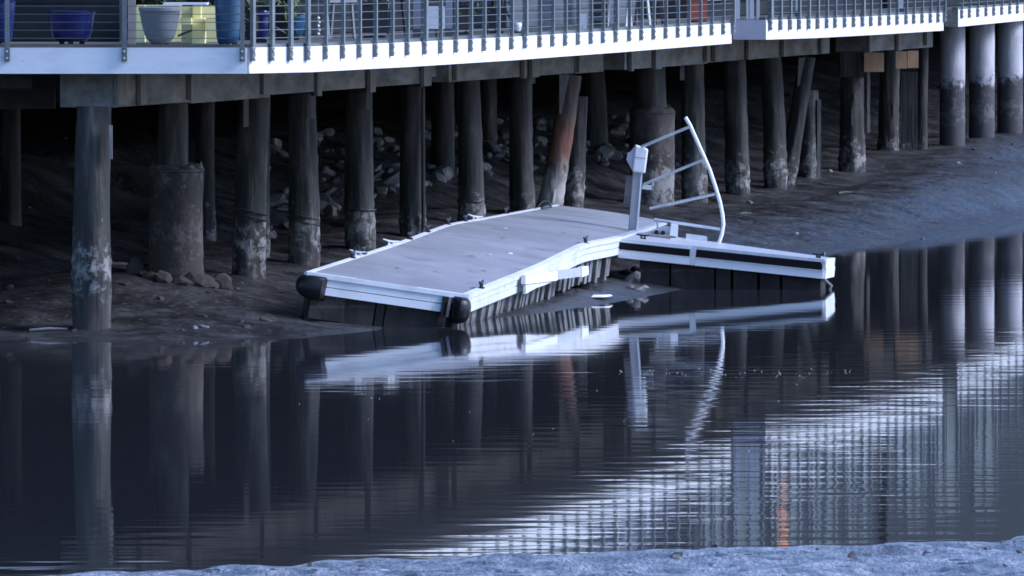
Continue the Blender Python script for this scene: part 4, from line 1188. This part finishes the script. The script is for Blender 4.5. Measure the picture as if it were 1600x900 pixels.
# ------------------------------------------------------------------ buildings on the pier
def wall_run(p, q, h, m, root, windows, inward, bat=None):
    """p,q plan points; wall body .2 thick behind the face; windows: (u0,u1,z0,z1)"""
    d = (q - p); L = d.length; d = d / L
    nin = inward
    mb = MB().hexa([Vector((a.x, a.y, z)) for z in (ZT + .003, ZT + h) for a in (p, q, q + nin * .2, p + nin * .2)])
    mb.build('wall', m, root)
    for k in range(int(h / .22)):
        z = ZT + .12 + k * .22
        MB().bar(Vector((p.x, p.y, z)) - nin * .006, Vector((q.x, q.y, z)) - nin * .006, .03, .212, side=nin).build('siding_board', m, root)
    for (u0, u1, z0, z1) in windows:
        a, c = p + d * L * u0, p + d * L * u1
        wz = (a + c) / 2
        f = MB()
        for z in (z0, z1): f.bar(Vector((a.x, a.y, ZT + z)) - nin * .05, Vector((c.x, c.y, ZT + z)) - nin * .05, .07, .08, side=nin)
        for e in (a, c, wz): f.box(Vector((e.x, e.y, ZT + (z0 + z1) / 2)) - nin * .047, .064, .07, z1 - z0 - .081, nin, d, UP)
        wnd = f.build('window', M['frame_dim'], root)
        MB().bar(Vector((a.x, a.y, ZT + (z0 + z1) / 2)) - nin * .034, Vector((c.x, c.y, ZT + (z0 + z1) / 2)) - nin * .034, .02, z1 - z0, side=nin).build('pane', M['glass'], wnd)
h1 = empty('dark_shed', (-9, 105.5, ZT), 'dark sided shed behind the left railing', 'shed')
wall_run(Vector((-30, 105.5, 0)), Vector((-4.62, 105.5, 0)), 2.6, M['siding_dark'], h1, [(.86, .93, .9, 2.0)], Vector((0, 1, 0)))
MB().hexa([(-30, 105.2, ZT + 2.6), (-4.4, 105.2, ZT + 2.6), (-4.4, 109, ZT + 3.4), (-30, 109, ZT + 3.4), (-30, 105.2, ZT + 2.7), (-4.4, 105.2, ZT + 2.7), (-4.4, 109, ZT + 3.5), (-30, 109, ZT + 3.5)]).build('roof', M['roof'], h1)
MB().box((-4.72, 107.4, ZT + 1.3), .2, 3.38, 2.6).build('side_wall', M['siding_dark'], h1)
h2 = empty('deck_house', (0, 118, ZT), 'long slate sided house standing on the pier behind the railing', 'house')
def in_pt(D, s): return Vector((xe(D), D, 0)) + INW * s
wall_run(in_pt(110.6, 2.2), in_pt(120, 2.2), 5.41, M['siding_dark'], h2, [(.15, .35, .9, 2.1), (.5, .7, .9, 2.1)], INW)
wall_run(in_pt(120.02, 1.5), in_pt(128.8, 1.5), 5.41, M['siding'], h2, [(.1, .3, .5, 2.1), (.4, .6, .5, 2.1), (.72, .92, .5, 2.1)], INW)
p, q = in_pt(110.6, 2.4), in_pt(110.6, 2.4) + Vector((-4.5, 0, 0))
wall_run(q, p, 5.41, M['siding_dark'], h2, [(.3, .6, .9, 2.0)], Vector((0, 1, 0)))
p, q = in_pt(120.0, 1.52), in_pt(120.0, 2.19)
wall_run(q, p, 5.41, M['siding'], h2, [], Vector((0, 1, 0)))
wall_run(in_pt(128.8, 2.6), in_pt(131.5, 2.6), 5.41, M['siding_brown'], h2, [], INW)
wall_run(in_pt(134.0, 1.7), in_pt(150, 1.7), 5.41, M['siding_dark'], h2, [(.04, .14, .3, 2.1), (.2, .33, .3, 2.1), (.4, .53, .3, 2.1), (.6, .73, .3, 2.1), (.8, .93, .3, 2.1)], INW)
p, q = in_pt(134.0, 1.7), in_pt(134.0, 6.5)
wall_run(q, p, 5.41, M['siding_brown'], h2, [(.5, .8, .5, 2.0)], EDGE)
wall_run(in_pt(150.05, 1.58), in_pt(185, 1.58), 5.4, M['siding_dark'], h2, [(.05, .1, .3, 2.1), (.13, .2, .3, 2.1), (.25, .32, .3, 2.1)], INW)
for D0, D1, s in ((110.3, 129.2, 1.2), (133.6, 185, 1.2)):
    a, c, e, g = in_pt(D0, s), in_pt(D1, s), in_pt(D1, s + 6), in_pt(D0, s + 6)
    MB().hexa([Vector((v.x, v.y, z)) for v, z in zip((a, c, e, g), (ZT + 5.42, ZT + 5.42, ZT + 6.6, ZT + 6.6))] + [Vector((v.x, v.y, z)) for v, z in zip((a, c, e, g), (ZT + 5.55, ZT + 5.55, ZT + 6.75, ZT + 6.75))]).build('roof', M['roof'], h2)
# lit wall lantern (its glow shows in the water)
ml = bpy.data.materials.new('lantern_glow'); ml.use_nodes = True
pl = ml.node_tree.nodes['Principled BSDF']; pl.inputs['Base Color'].default_value = (.8, .4, .15, 1)
pl.inputs['Emission Color'].default_value = (1.0, .36, .10, 1); pl.inputs['Emission Strength'].default_value = 0.9
Dn = 138.0; c = in_pt(Dn, 1.5); c.z = 4.78
c.x = 425 * Dn / F
ln = empty('wall_lantern', tuple(c), 'small lit orange lantern on the house wall above the railing', 'lantern')
MB().lathe(c, [(.04, -.09), (.08, -.06), (.08, .04), (.05, .09)], 14).build('glass', ml, ln, smooth=True)
MB().lathe(c + UP * .10, [(.13, 0), (.04, .12), (.01, .16)], 14).build('cap', M['dark_metal'], ln, smooth=True)
cw = in_pt(Dn, 1.72)
MB().bar(c + UP * .25, Vector((cw.x, c.y, c.z + .25)), .03, .03).build('arm', M['dark_metal'], ln)
